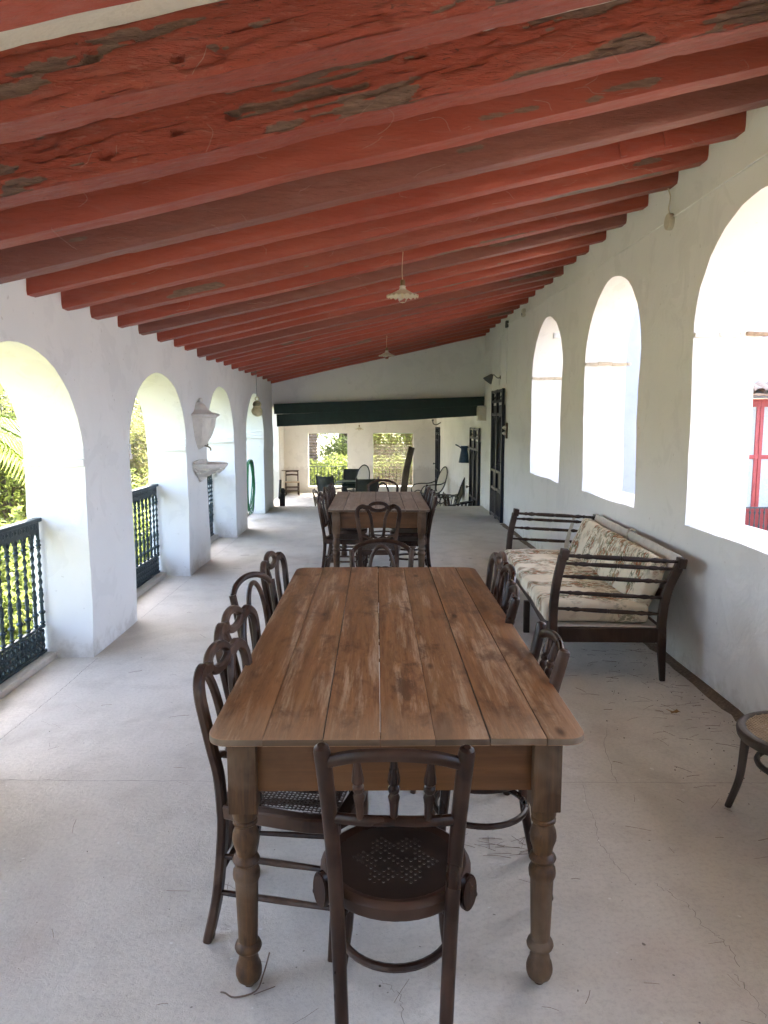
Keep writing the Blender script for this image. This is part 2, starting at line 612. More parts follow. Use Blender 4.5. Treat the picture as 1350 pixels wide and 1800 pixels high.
def glass_mat():
    t = NT('bulb_glass')
    t.set((0.95, 0.95, 0.95), 0.05)
    t.b.inputs['Transmission Weight'].default_value = 1.0
    t.b.inputs['IOR'].default_value = 1.1
    return t.m


M_GLASS = glass_mat()


def floral():
    t = NT('floral_cotton')
    c = t.coords('Object', (1, 1, 1))
    sep = t.n('SeparateXYZ')
    t.l(c, sep.inputs[0])
    # bands of bouquets along the length (local y)
    wob = t.noise(c, 6.0, 2, 0.5)
    y = t.math('ADD', sep.outputs[1], t.math('MULTIPLY', wob, 0.16))
    band = t.math('SINE', t.math('MULTIPLY', y, 15.5))
    band = t.ramp(t.math('ADD', t.math('MULTIPLY', band, 0.5), 0.5), [(0.45, 0.0), (0.72, 1.0)])
    cl = t.ramp(t.noise(c, 13.0, 3, 0.6, 0.5), [(0.38, 0.0), (0.46, 1.0)])
    vr = t.n('TexVoronoi')
    vr.inputs['Scale'].default_value = 17.0
    t.l(t.coords('Object', (1.0, 1.5, 1.0)), vr.inputs['Vector'])
    pet = t.ramp(vr.outputs['Distance'], [(0.30, 1.0), (0.46, 0.0)])
    leafm = t.ramp(t.noise(t.coords('Object', (1, 2.4, 1)), 20.0, 4, 0.7, 1.2), [(0.46, 0.0), (0.50, 1.0)])
    hue = t.noise(c, 21.0, 2, 0.5)
    petc = t.ramp(hue, [(0.35, (0.26, 0.06, 0.03)), (0.48, (0.42, 0.14, 0.055)), (0.58, (0.20, 0.08, 0.035)), (0.68, (0.48, 0.26, 0.10))])
    leafc = t.ramp(t.noise(c, 17.0, 2, 0.5), [(0.4, (0.05, 0.07, 0.018)), (0.55, (0.11, 0.115, 0.03)), (0.65, (0.18, 0.08, 0.025))])
    base = t.mix(t.ramp(t.noise(c, 3.0, 4, 0.6), [(0.3, 0.0), (0.7, 1.0)]), (0.72, 0.64, 0.49), (0.82, 0.75, 0.60))
    mask = t.math('MULTIPLY', t.math('MINIMUM', t.math('ADD', t.math('MULTIPLY', band, 0.8), t.ramp(t.noise(c, 4.5, 2, 0.5), [(0.5, 0.0), (0.6, 0.7)])), 1.0), cl)
    col = t.mix(t.math('MULTIPLY', t.math('MULTIPLY', mask, leafm), 0.9), base, leafc)
    col = t.mix(t.math('MULTIPLY', t.math('MULTIPLY', mask, pet), 0.92), col, petc)
    wr = t.noise(t.coords('Object', (1, 1, 1)), 9.0, 4, 0.6, 0.6)
    return t.set(col, 0.9, t.bump(wr, 0.5, 0.02), spec=0.1)


M_FLORAL = floral()

# ------------------------------------------------------------------ the setting
XL, XR = -1.923, 2.004            # inner faces of the two long walls
XLO, XRO = -2.32, 2.395           # outer faces
YB, YE = -5.8, 13.86              # back of the gallery, edge of the upper floor
ZL = -0.78                        # floor of the lower room
YF = 24.6                         # far wall of the lower room
SLOPE = 0.2215


def beam_z(x):
    return 2.295 + SLOPE * (x - XL)


def ground_sheet():
    b = MB()
    n = 60
    s = 240.0
    vs, fs = [], []
    for i in range(n + 1):
        for j in range(n + 1):
            u, v = (i / n - 0.5) * 2, (j / n - 0.5) * 2
            x, y = s * u * abs(u), s * v * abs(v) + 10
            vs.append((x, y, -1.25 + 0.15 * noise.noise(Vector((x * 0.11, y * 0.11, 0)))))
    for i in range(n):
        for j in range(n):
            a = i * (n + 1) + j
            fs.append((a, a + n + 1, a + n + 2, a + 1))
    b.add(vs, fs)
    t = NT('garden_soil')
    c = t.coords('World')
    k = t.noise(c, 1.4, 5, 0.65)
    col = t.mix(t.ramp(k, [(0.35, 0.0), (0.65, 1.0)]), (0.10, 0.13, 0.04), (0.22, 0.19, 0.12))
    m = t.set(col, 0.95, t.bump(t.noise(c, 12, 4), 0.6, 0.05))
    return tag(b.build('ground', m, smooth=60), kind='structure')


ground_sheet()

b = MB().box2((XLO + 0.02, YB, -0.9), (XRO, YE, 0.0))
FLOOR = tag(b.build('floor', M_CONC, smooth=0), kind='structure')
# kerb under the railings, joints, cracks and the strip of swept dirt by the window wall
for (a, c_) in ((3.25, 4.9), (5.82, 7.55), (8.47, 10.1), (11.02, 12.75), (0.65, 2.28)):
    k = MB().box2((-2.31, a + 0.004, 0.0), (-2.17, c_ - 0.004, 0.045), 0.008).build('kerb', M_CONC, FLOOR)


def ribbon(b, pts, w, z, jitter=0.0, sub=6):
    P = []
    for i in range(len(pts) - 1):
        for k in range(sub):
            t = k / sub
            P.append(Vector((pts[i][0] * (1 - t) + pts[i + 1][0] * t, pts[i][1] * (1 - t) + pts[i + 1][1] * t, 0)))
    P.append(Vector((*pts[-1], 0)))
    for p in P[1:-1]:
        p += Vector((random.uniform(-jitter, jitter), random.uniform(-jitter, jitter), 0))
    vs, fs = [], []
    for i, p in enumerate(P):
        t = (P[min(i + 1, len(P) - 1)] - P[max(0, i - 1)]).normalized()
        nn = Vector((-t.y, t.x, 0)) * w * random.uniform(0.35, 1.0) * 0.5
        vs += [(p.x + nn.x, p.y + nn.y, z), (p.x - nn.x, p.y - nn.y, z)]
    for i in range(len(P) - 1):
        fs.append((2 * i, 2 * i + 1, 2 * i + 3, 2 * i + 2))
    b.add(vs, fs)


CRACKS = [[(1.208, 3.696), (1.134, 3.492), (1.086, 3.25), (1.07, 3.103)],
          [(0.912, 3.089), (0.883, 2.91), (0.874, 2.765), (0.846, 2.633), (0.864, 2.544), (0.87, 2.474), (0.891, 2.398)],
          [(0.968, 2.391), (0.99, 2.344), (1.023, 2.295), (1.04, 2.245), (1.037, 2.171), (1.068, 2.118), (1.079, 2.067), (1.071, 1.989)],
          [(1.04, 1.96), (1.053, 1.887), (1.048, 1.801)],
          [(0.01, 1.951), (0.045, 1.916), (0.068, 1.891), (0.073, 1.811), (0.082, 1.7)]]
for c_ in CRACKS:
    b = MB()
    ribbon(b, c_, 0.0022, 0.0012, 0.007, 6)
    b.build('crack', M_CRACK, FLOOR, smooth=0)
b = MB()
ribbon(b, [(-1.9, 3.17), (-0.92, 3.145), (1.61, 3.10), (1.99, 3.10)], 0.0032, 0.0012, 0.004, 30)
b.build('joint', M_CRACK, FLOOR, smooth=0)
b = MB()
ribbon(b, [(-1.9, -1.0), (-1.9, 3.59), (-1.888, 4.28), (-1.893, 4.88)], 0.004, 0.0012, 0.003, 30)
ribbon(b, [(-1.92, 5.9), (-1.90, 7.5)], 0.004, 0.0012, 0.003, 20)
ribbon(b, [(-1.92, 8.6), (-1.90, 10.1)], 0.004, 0.0012, 0.003, 20)
b.build('joint', M_CRACK, FLOOR, smooth=0)
b = MB()
vs, fs = [], []
N = 160
for i in range(N + 1):
    y = -2.0 + 13.4 * i / N
    w = 0.075 + 0.03 * noise.noise(Vector((y * 2.1, 0, 3))) + 0.02 * noise.noise(Vector((y * 11, 0, 8)))
    for k, f in enumerate((0.0, 0.33, 0.7, 1.0)):
        z = [0.012, 0.011, 0.006, 0.0011][k] + (0.004 * noise.noise(Vector((y * 17, k * 4.0, 1))) if 0 < k < 3 else 0)
        vs.append((XR + 0.004 - w * f, y, z))
for i in range(N):
    for k in range(3):
        a = i * 4 + k
        fs.append((a, a + 1, a + 5, a + 4))
b.add(vs, fs)
tag(b.build('dirt_strip', M_DIRT, FLOOR, smooth=60), kind='stuff')


def arcade(name, x0, x1, y0, y1, z0, z1, openings, mat, sill, spring, rise, nseg=22):
    """a long wall in the y direction pierced by round-headed openings; x0 = inner face, x1 = outer face"""
    b = MB()

    def quad2(p, q, r, s_):
        for x in (x0, x1):
            b.add([(x, *p), (x, *q), (x, *r), (x, *s_)], [(0, 1, 2, 3)])

    def rev(p, q):
        b.add([(x0, *p), (x0, *q), (x1, *q), (x1, *p)], [(0, 1, 2, 3)])
    y = y0
    for (a, c_) in openings:
        quad2((y, z0), (a, z0), (a, spring), (y, spring))
        quad2((y, spring), (a, spring), (a, z1), (y, z1))
        m, h = (a + c_) / 2, (c_ - a) / 2
        arc = [(m - h * math.cos(math.pi * k / nseg), spring + rise * math.sin(math.pi * k / nseg)) for k in range(nseg + 1)]
        for k in range(nseg):
            p, q = arc[k], arc[k + 1]
            quad2(p, q, (q[0], z1), (p[0], z1))
            rev(p, q)
        if sill > z0:
            quad2((a, z0), (c_, z0), (c_, sill), (a, sill))
            rev((a, sill), (c_, sill))
        rev((a, sill), (a, spring))
        rev((c_, sill), (c_, spring))
        y = c_
    quad2((y, z0), (y1, z0), (y1, spring), (y, spring))
    quad2((y, spring), (y1, spring), (y1, z1), (y, z1))
    b.add([(x0, y0, z1), (x0, y1, z1), (x1, y1, z1), (x1, y0, z1)], [(0, 1, 2, 3)])
    for yy in (y0, y1):
        b.add([(x0, yy, z0), (x1, yy, z0), (x1, yy, z1), (x0, yy, z1)], [(0, 1, 2, 3)])
    return b.build(name, mat, merge=1e-4)


L_OPEN = [(-4.6, -2.95), (-1.97, -0.34), (0.65, 2.28), (3.25, 4.9), (5.82, 7.55), (8.47, 10.1), (11.02, 12.75)]
R_OPEN = [(-4.05, -2.55), (-1.6, -0.1), (0.82, 2.31), (3.25, 4.74), (5.68, 7.17), (8.08, 9.6)]
wl = arcade('arcade_wall', XL, XLO, YB, YE + 0.0, -1.3, 2.52, L_OPEN, M_PLASTER, -0.03, 1.33, 0.69)
roughen(wl, 0.16, 0.016, 1.7, 0.004)
tag(wl, 'white arcade wall of round arches on tall piers, open to the garden', 'wall')
wr = arcade('window_wall', XR, XRO, YB, YE + 11.2, -1.3, 3.42, R_OPEN, M_PLASTER, 0.925, 2.14, 0.66)
roughen(wr, 0.16, 0.014, 1.7, 0.004)
tag(wr, 'white wall with arched unglazed windows on the courtyard side', 'wall')

# impost mouldings of the arches
for (a, c_) in L_OPEN:
    for yy, s in ((c_, -1), (a, 1)):
        b = MB()
        b.box((-2.118, yy + s * 0.010, 1.325), (0.40, 0.045, 0.05), None, 0.012)
        b.box((-2.118, yy + s * 0.002, 1.385), (0.395, 0.03, 0.07), None, 0.01)
        o = b.build('impost', M_PLASTER, wl)
        roughen(o, 0.09, 0.008, 3.0, 0.004)
for i, (a, c_) in enumerate(R_OPEN):
    b = MB()
    x = XR - 0.004
    xe = XRO + (0.035 if i >= 3 else 0.0)
    while x < xe - 0.01:
        w = min(random.uniform(0.09, 0.16), xe - x)
        b.box((x + w / 2, c_ - 0.005 + random.uniform(-0.004, 0.004), 2.137 + random.uniform(-0.003, 0.003)), (w - 0.002, 0.05, 0.028), (random.uniform(-.03, .03), random.uniform(-.03, .03), 0), 0.005)
        x += w
    o = b.build('impost_tile', M_TILE_PALE if i > 3 else M_PLASTER, wr)
    roughen(o, 0.05, 0.006, 8.0, 0.003)
    if i == 3:
        MB().box((2.395, c_ - 0.012, 2.14), (0.15, 0.06, 0.026), (0, 0.02, 0), 0.008).build('impost_tile', M_TILE, wr)

# the ceiling between the beams, then the beams
CEIL_H = 0.19
b = MB()
x0, x1 = -2.75, 4.7  # right side runs out as an unseen overhang, added to shade the reveals
vs = []
for x in (x0, x1):
    for yy in (YB - 0.3, YE + 0.28):
        for dz in (CEIL_H, CEIL_H + 0.14):
            vs.append((x, yy, beam_z(x) + dz))
b.add(vs, [(0, 1, 3, 2), (4, 5, 7, 6), (0, 1, 5, 4), (2, 3, 7, 6), (0, 2, 6, 4), (1, 3, 7, 5)])
CEIL = tag(b.build('ceiling', plaster_mat('ceiling_plaster', (0.74, 0.71, 0.64), (0.66, 0.62, 0.55), 0.6), smooth=0), kind='structure')

BEAMS = [-5.5, -5.0, -4.5, -4.0, -3.5, -2.95, -2.45, -1.92, -1.4, -0.87, -0.34, 0.19, 0.72, 1.25, 1.79, 2.315, 2.85, 3.30, 3.755, 4.205, 4.66, 5.135, 5.645, 6.15, 6.66, 7.155, 7.61, 8.09, 8.55, 9.04, 9.54, 9.98, 10.52, 11.01, 11.55, 12.12, 12.70, 13.30, 13.74]


TINT = {2.31: 0.1, 2.85: 0.0, 3.30: 0.05, 3.75: 0.75, 3.76: 0.75, 4.21: 0.0, 4.2: 0.0, 4.66: 0.1, 5.13: 0.3, 5.14: 0.3, 5.64: 0.0, 5.65: 0.0, 6.15: 0.8, 6.66: 0.1, 8.09: 0.6}


def make_beam(y0, idx):
    rough_ = 2.2 < y0 < 3.0
    near = 1.5 < y0 < 3.6
    h = CEIL_H + 0.015
    w = 0.115 + random.uniform(-0.008, 0.010)
    dz = random.uniform(-0.014, 0.012)
    skew = random.uniform(-0.010, 0.010)
    if near:
        w, dz, skew = (0.118 if not rough_ else 0.142), 0.0, 0.0
    if y0 < 1.5:
        step = 0.3
    else:
        step = 0.0095 if rough_ else (0.025 if y0 < 6 else 0.07)
    nx = int((XR - XL + 0.16) / step)
    # section, going round: front face up-down, underside, back face
    nf, nb = (26, 14) if rough_ else (9, 6)
    sec = [(0.0, h * (1 - k / nf)) for k in range(nf)] + [(w * k / nb, 0.0) for k in range(nb)] + [(w, h * k / 6) for k in range(7)]
    cham = random.uniform(0.006, 0.014)
    vs, fs, peel = [], [], []
    m = len(sec)
    off = Vector((idx * 7.3, idx * 3.1, idx * 1.7))
    holes = [(random.uniform(-1.6, 1.8), random.uniform(0.06, 0.15), random.uniform(0.010, 0.020)) for _ in range(7)]
    if abs(y0 - 2.315) < 0.01:
        holes.append((-0.83, 0.125, 0.020))
    for i in range(nx + 1):
        x = XL - 0.08 + (XR - XL + 0.16) * i / nx
        zb = beam_z(x) + dz + 0.012 * noise.noise(Vector((x * 0.7, idx * 5.0, 0)))
        yb = y0 + skew * x + 0.010 * noise.noise(Vector((x * 0.8, idx * 9.0, 4)))
        for (a, c_) in sec:
            ca, cc = a, c_
            if c_ < cham and a < cham:
                ca, cc = max(a, cham - c_), c_
            p = Vector((x, a, c_)) + off
            bare = 0.0
            if rough_:
                wx = p.x + 0.25 * noise.noise(Vector((p.x * 2, p.y * 9, p.z * 9)))
                g = noise.fractal(Vector((wx * 2.4, p.y * 9, p.z * 13)), 1.0, 2.0, 5)
                g2 = noise.noise(Vector((wx * 7.0, p.y * 30, p.z * 42)))
                split = 1.0 - abs(noise.noise(Vector((wx * 1.7 + 40, p.y * 26, p.z * 30)))) * 9.0
                g3 = noise.noise(Vector((wx * 15.0, p.y * 60, p.z * 70)))
                d = 0.0065 * g2 + 0.006 * g + 0.003 * g3
                front = 1.0 if a == 0.0 else 0.35
                if g + 0.35 * g2 > 0.25:          # flaked away
                    bare = min(1.0, (g + 0.35 * g2 - 0.25) / 0.05) * front
                    d += 0.007 * bare + 0.004 * bare * noise.noise(Vector((wx * 5, p.y * 60, p.z * 90)))
                if split > 0 and g2 > -0.12:
                    d += 0.014 * split * min(1, (g2 + 0.12) * 3) * front
                if a == 0.0:
                    for hx, hz, hr in holes:
                        q = math.hypot((x - hx) * 0.55, c_ - hz)
                        if q < hr:
                            d += 0.028 * (1 - (q / hr) ** 4)
            else:
                g = noise.noise(Vector((p.x * 2.0, p.y * 11, p.z * 11)))
                g2 = noise.noise(Vector((p.x * 6.0, p.y * 30, p.z * 45)))
                d = 0.004 * g + 0.0028 * g2
                k2 = noise.fractal(Vector((p.x * 1.3 + 9, p.y * 7, p.z * 9)), 1.0, 2.0, 4)
                lim = 0.62 if idx % 4 else 0.42
                if k2 > lim:
                    bare = min(1.0, (k2 - lim) / 0.10)
                    d += 0.004 * bare
                split = 1.0 - abs(noise.noise(Vector((p.x * 0.9 + 40, p.y * 20, p.z * 22)))) * 14.0
                if split > 0 and g > 0.15:
                    d += 0.006 * split
            yy, zz = yb + ca, zb + cc
            if a == 0.0:
                yy += d
            elif a >= w - 1e-6:
                yy -= d
            if c_ == 0.0:
                zz += d * (0.45 if rough_ else 0.7)
            vs.append((x, yy, zz))
            peel.append(bare)
    for i in range(nx):
        for k in range(m - 1):
            a = i * m + k
            fs.append((a, a + m, a + m + 1, a + 1))
    b = MB().add(vs, fs)
    o = b.build('beam', M_RED, CEIL, smooth=50)
    at = o.data.attributes.new('peel', 'FLOAT', 'POINT')
    at.data.foreach_set('value', peel)
    o['rough'] = 1.0 if rough_ else (0.35 if idx % 3 == 0 else 0.12)
    o['tint'] = TINT.get(round(y0, 2), 0.0 if idx % 4 else 0.35)
    return o


beam_objs = [make_beam(y, i) for i, y in enumerate(BEAMS)]
# iron strap repair on one beam near the window wall
for xx in (1.33, 1.57):
    z = beam_z(xx)
    MB().box((xx, 4.200, z + 0.09), (0.035, 0.012, 0.17), (0, -0.2, 0.0), 0.002).build('strap', M_RED, CEIL)

# end wall over the opening to the lower room, and its two green beams
b = MB()
vs = [(XL - 0.05, YE, 1.86), (XR + 0.05, YE, 1.98), (XR + 0.05, YE, beam_z(XR) + 0.3), (XL - 0.05, YE, beam_z(XL) + 0.3)]
vs += [(x, YE + 0.24, z) for x, _, z in vs]
b.add(vs, [(0, 1, 2, 3), (7, 6, 5, 4), (0, 1, 5, 4), (2, 3, 7, 6), (0, 3, 7, 4), (1, 2, 6, 5)])
o = b.build('end_wall', M_PLASTER)
roughen(o, 0.25, 0.008, 1.5, 0.002)
tag(o, 'white end wall filling the slope above the dark green beam', 'wall')


def tilted_beam(name, xa, xb, za0, za1, zb0, zb1, y0, y1, mat):
    b = MB()
    n = 30
    vs, fs = [], []
    for i in range(n + 1):
        t = i / n
        x = xa + (xb - xa) * t
        lo, hi = za0 + (zb0 - za0) * t, za1 + (zb1 - za1) * t
        lo += 0.006 * noise.noise(Vector((x * 2, 1, 0))) - 0.012 * math.sin(math.pi * t)
        hi += 0.006 * noise.noise(Vector((x * 2, 5, 0)))
        vs += [(x, y0, lo), (x, y1, lo), (x, y1, hi), (x, y0, hi)]
    for i in range(n):
        for k in range(4):
            a = i * 4
            fs.append((a + k, a + (k + 1) % 4, a + 4 + (k + 1) % 4, a + 4 + k))
    fs += [(0, 1, 2, 3), (n * 4, n * 4 + 1, n * 4 + 2, n * 4 + 3)]
    return b.add(vs, fs).build(name, mat)


tag(tilted_beam('lintel_beam', -1.87, 1.985, 1.722, 1.905, 1.878, 2.043, 13.70, 13.855, M_GREEN), 'upper dark green beam across the end of the gallery', 'beam')
tag(tilted_beam('lower_beam', -1.83, 1.865, 1.492, 1.718, 1.690, 1.872, 13.74, 13.98, M_GREEN), 'shorter dark green beam hanging below the upper one', 'beam')

# unseen wall added behind the viewer to cut the light from that end
tag(MB().box2((XLO, YB - 0.25, -1.3), (XRO, YB - 0.002, 3.7)).build('rear_wall', M_PLASTER), 'plain white wall added unseen behind the viewer to close the gallery', 'wall')

# lower room
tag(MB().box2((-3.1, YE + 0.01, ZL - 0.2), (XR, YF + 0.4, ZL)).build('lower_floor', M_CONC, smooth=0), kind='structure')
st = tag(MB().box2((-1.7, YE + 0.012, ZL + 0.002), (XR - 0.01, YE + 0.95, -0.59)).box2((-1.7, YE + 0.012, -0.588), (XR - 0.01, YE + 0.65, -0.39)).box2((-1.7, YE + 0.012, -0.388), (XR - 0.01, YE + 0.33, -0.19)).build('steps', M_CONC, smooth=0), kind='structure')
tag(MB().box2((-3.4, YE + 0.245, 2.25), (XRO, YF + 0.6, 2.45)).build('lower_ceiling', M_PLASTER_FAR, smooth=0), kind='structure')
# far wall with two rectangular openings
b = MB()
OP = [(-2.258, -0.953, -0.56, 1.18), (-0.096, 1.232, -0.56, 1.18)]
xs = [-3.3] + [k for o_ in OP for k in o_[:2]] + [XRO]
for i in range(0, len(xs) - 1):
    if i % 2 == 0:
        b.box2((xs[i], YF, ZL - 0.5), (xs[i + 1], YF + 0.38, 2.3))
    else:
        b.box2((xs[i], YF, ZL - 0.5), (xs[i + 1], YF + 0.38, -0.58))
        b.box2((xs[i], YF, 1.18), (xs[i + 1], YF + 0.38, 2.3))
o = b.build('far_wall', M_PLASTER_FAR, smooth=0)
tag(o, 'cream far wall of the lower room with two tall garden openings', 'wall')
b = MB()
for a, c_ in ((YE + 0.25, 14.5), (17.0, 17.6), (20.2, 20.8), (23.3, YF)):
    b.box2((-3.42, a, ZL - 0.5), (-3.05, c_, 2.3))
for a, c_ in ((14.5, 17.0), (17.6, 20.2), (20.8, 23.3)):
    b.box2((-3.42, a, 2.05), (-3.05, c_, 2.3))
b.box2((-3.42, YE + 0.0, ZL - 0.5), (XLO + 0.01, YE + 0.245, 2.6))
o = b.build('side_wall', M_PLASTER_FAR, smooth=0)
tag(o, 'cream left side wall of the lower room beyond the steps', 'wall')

# courtyard: pavement, cross wing with a red door
tag(MB().box2((XRO + 0.01, -14, -1.2), (16, 14.0, -0.95)).build('courtyard_pavement', plain_mat('courtyard_gravel', (0.20, 0.165, 0.125), 0.95, 0, 0.3, 14, 0.5), smooth=0), kind='structure')  # unseen ground, kept dark to cut light bounced onto the window reveals
WY = 14.0
b = MB()
b.box2((XRO + 0.02, WY, -1.2), (6.78, WY + 0.4, 6.2))
b.box2((6.78, WY, 2.02), (7.80, WY + 0.4, 6.2))
b.box2((7.80, WY, -1.2), (16, WY + 0.4, 6.2))
W = b.build('courtyard_wing', plaster_mat('wing_shade_limewash', (0.46, 0.47, 0.51), (0.42, 0.43, 0.47)), smooth=0)  # white wall; the dimness and blue of its shade are put into the colour
tag(W, 'white courtyard wing with a tall red glazed door, seen through the near window', 'building')
door = MB()
for a, c_ in ((6.78, 7.03), (7.235, 7.30), (7.312, 7.378), (7.585, 7.80)):
    door.box2((a, WY + 0.10, -0.95), (c_, WY + 0.17, 2.0), 0.006)
for z0, z1 in ((1.86, 2.01), (0.87, 0.95), (-0.16, -0.06), (-0.95, -0.8)):
    door.box2((7.03, WY + 0.105, z0), (7.585, WY + 0.165, z1), 0.006)
D = door.build('door', M_REDDOOR, W)
cur = plain_mat('lace_curtain', (0.52, 0.54, 0.50), 0.9, 0, 0.12, 30, 0.6)
for a, c_ in ((7.03, 7.235), (7.378, 7.585)):
    for z0, z1 in ((0.95, 1.86), (-0.06, 0.87)):
        MB().box2((a, WY + 0.125, z0), (c_, WY + 0.131, z1)).build('pane', cur, D, smooth=0)
    MB().box2((a, WY + 0.12, -0.8), (c_, WY + 0.15, -0.16)).build('panel', M_REDDOOR, D, smooth=0)
for k in range(11):
    xx = 6.85 + k * 0.092
    b = MB().lathe([(0.012, -0.95), (0.012, -0.45), (0.022, -0.40), (0.012, -0.35), (0.012, -0.18), (0.024, -0.14), (0.012, -0.10), (0.012, -0.06)], (xx, WY - 0.08, 0), 8)
    b.build('baluster', M_GREYMET, W)
MB().box2((6.78, WY - 0.10, -0.06), (7.85, WY - 0.06, -0.03)).build('rail', M_GREYMET, W)
for k in range(6):
    xx = 6.80 + k * 0.20
    b = MB()
    path = [(xx, WY + 0.02, 2.26), (xx, WY - 0.42, 2.10)]
    b.lathe([(0.105, 0.0), (0.115, 0.48)], (xx, WY + 0.03, 2.24), 10, Matrix.Rotation(rad(109), 3, 'X'), 0, math.pi)
    b.lathe([(0.092, 0.0), (0.10, 0.475)], (xx, WY + 0.03, 2.24), 10, Matrix.Rotation(rad(109), 3, 'X'), 0, math.pi)
    b.build('roof_tile', M_TILE, W)
MB().box2((6.70, WY - 0.36, 2.06), (7.92, WY + 0.01, 2.10)).build('eave_board', M_TILE, W)
o = MB().box2((12.5, -14, -1.2), (12.9, WY, 4.2)).build('courtyard_wall', M_PLASTER)
tag(o, 'white wall closing the far side of the courtyard', 'wall')

# ------------------------------------------------------------------ railings of the arches
def spiral_baluster(z0, z1):
    """cast baluster: turned foot, knops and a rope-twisted upper shaft"""
    b = MB()
    h = z1 - z0
    prof = [(0.011, 0.0), (0.011, 0.05), (0.019, 0.065), (0.011, 0.08), (0.013, 0.16), (0.024, 0.185), (0.012, 0.21), (0.011, 0.28), (0.017, 0.30), (0.010, 0.33), (0.018, 0.38), (0.012, 0.42)]
    b.lathe([(r, z0 + h * z) for r, z in prof], n=8)
    n, m = 30, 6
    vs, fs = [], []
    for i in range(n + 1):
        z = z0 + h * (0.42 + 0.50 * i / n)
        for k in range(m):
            a = 2 * math.pi * k / m + i * 0.55
            r = 0.0105 * (1.0 + (0.35 if k % 3 == 0 else -0.15))
            vs.append((r * math.cos(a), r * math.sin(a), z))
    for i in range(n):
        for k in range(m):
            fs.append((i * m + k, i * m + (k + 1) % m, (i + 1) * m + (k + 1) % m, (i + 1) * m + k))
    b.add(vs, fs)
    b.lathe([(0.011, z0 + h * 0.92), (0.020, z0 + h * 0.94), (0.012, z0 + h * 0.96), (0.016, z1)], n=8)
    return b


BAL = spiral_baluster(0.20, 0.80).build('baluster', M_IRON)
BAL_MESH = BAL.data
bpy.data.objects.remove(BAL)


def railing(y0, y1, label):
    root = empty('iron_railing', (-2.245, y0, 0.045), 0, label, 'railing', 'cast iron railings of the garden arches')
    L = y1 - y0
    zt = 0.905
    b = MB()
    b.bar([(0, 0.0, zt), (0, L, zt)], 0.055, 0.026, (0, 0, 1))
    b.build('handrail', M_IRON, root)
    n = max(3, round(L / 0.112))
    st = L / n
    # upper frieze: cusped arcs with small scrolls
    b = MB()
    for k in range(n):
        yc = (k + 0.5) * st
        arc = [(0, yc - st / 2 + 0.005 + (st - 0.01) * t, 0.735 + 0.085 * math.sin(math.pi * t) ** 0.6) for t in [i / 8 for i in range(9)]]
        # plate between the arc and the rail
        vs = []
        for p in arc:
            for x in (-0.008, 0.008):
                vs += [(x, p[1], p[2]), (x, p[1], zt - 0.012)]
        fs = []
        for i in range(8):
            a = i * 4
            fs += [(a, a + 1, a + 5, a + 4), (a + 2, a + 3, a + 7, a + 6), (a, a + 2, a + 6, a + 4)]
        b.add(vs, fs)
        M90 = Matrix.Rotation(rad(90), 3, 'Y')
        b.torus((-0.0, yc, 0.862), 0.020, 0.011, 10, 5, M90)
        b.torus((0.0, yc - st / 2, 0.80), 0.016, 0.012, 10, 5, M90)
        b.torus((0.0, yc - st / 2, 0.862), 0.010, 0.012, 8, 5, M90)
    b.build('frieze', M_IRON, root)
    for k in range(n + 1):
        o = bpy.data.objects.new('baluster', BAL_MESH)
        o.location = (0, min(max(k * st, 0.012), L - 0.012), -0.03)
        put(o, root)
    # lower openwork panel
    b = MB()
    M90 = Matrix.Rotation(rad(90), 3, 'Y')
    b.bar([(0, 0, 0.185), (0, L, 0.185)], 0.026, 0.02)
    b.bar([(0, 0, 0.012), (0, L, 0.012)], 0.030, 0.022)
    m = n * 2
    s2 = L / m
    for k in range(m):
        yc = (k + 0.5) * s2
        b.torus((0, yc, 0.142), s2 * 0.36, 0.0085, 10, 5, M90)
        b.torus((0, yc, 0.092), s2 * 0.34, 0.010, 10, 5, M90)
        b.torus((0, yc, 0.047), s2 * 0.36, 0.0085, 10, 5, M90)
        b.box((0, k * s2, 0.098), (0.012, 0.010, 0.16))
        b.box((0, yc, 0.116), (0.012, 0.030, 0.012))
        b.box((0, yc, 0.070), (0.012, 0.030, 0.012))
    b.build('panel', M_IRON, root)
    return root


railing(3.26, 4.885, 'dark cast iron railing in the nearest garden arch, with twisted balusters')
railing(5.835, 7.535, 'dark cast iron railing in the second arch, left of the wall fountain')
railing(8.485, 10.085, 'dark cast iron railing half hidden behind the wall fountain basin')
railing(0.665, 2.265, 'dark cast iron railing in the arch beside the viewer, out of frame')

# ------------------------------------------------------------------ tables
LEG_PROF = [(0.001, 0.0), (0.0135, 0.0), (0.0145, 0.010), (0.024, 0.013), (0.0325, 0.022), (0.0370, 0.036), (0.0375, 0.050), (0.034, 0.066), (0.0275, 0.078), (0.0285, 0.084), (0.0245, 0.094), (0.026, 0.104), (0.036, 0.112), (0.0385, 0.120), (0.035, 0.131), (0.0275, 0.138),
            (0.0275, 0.150), (0.0325, 0.318), (0.0335, 0.322), (0.037, 0.330), (0.0385, 0.342), (0.037, 0.354), (0.030, 0.362), (0.0285, 0.370), (0.035, 0.376), (0.0385, 0.384), (0.035, 0.392), (0.027, 0.400), (0.029, 0.415),
            (0.0355, 0.434), (0.0375, 0.450), (0.036, 0.464), (0.029, 0.482), (0.0285, 0.488), (0.0345, 0.494), (0.0345, 0.502), (0.031, 0.506), (0.0345, 0.512), (0.036, 0.53), (0.036, 0.552)]


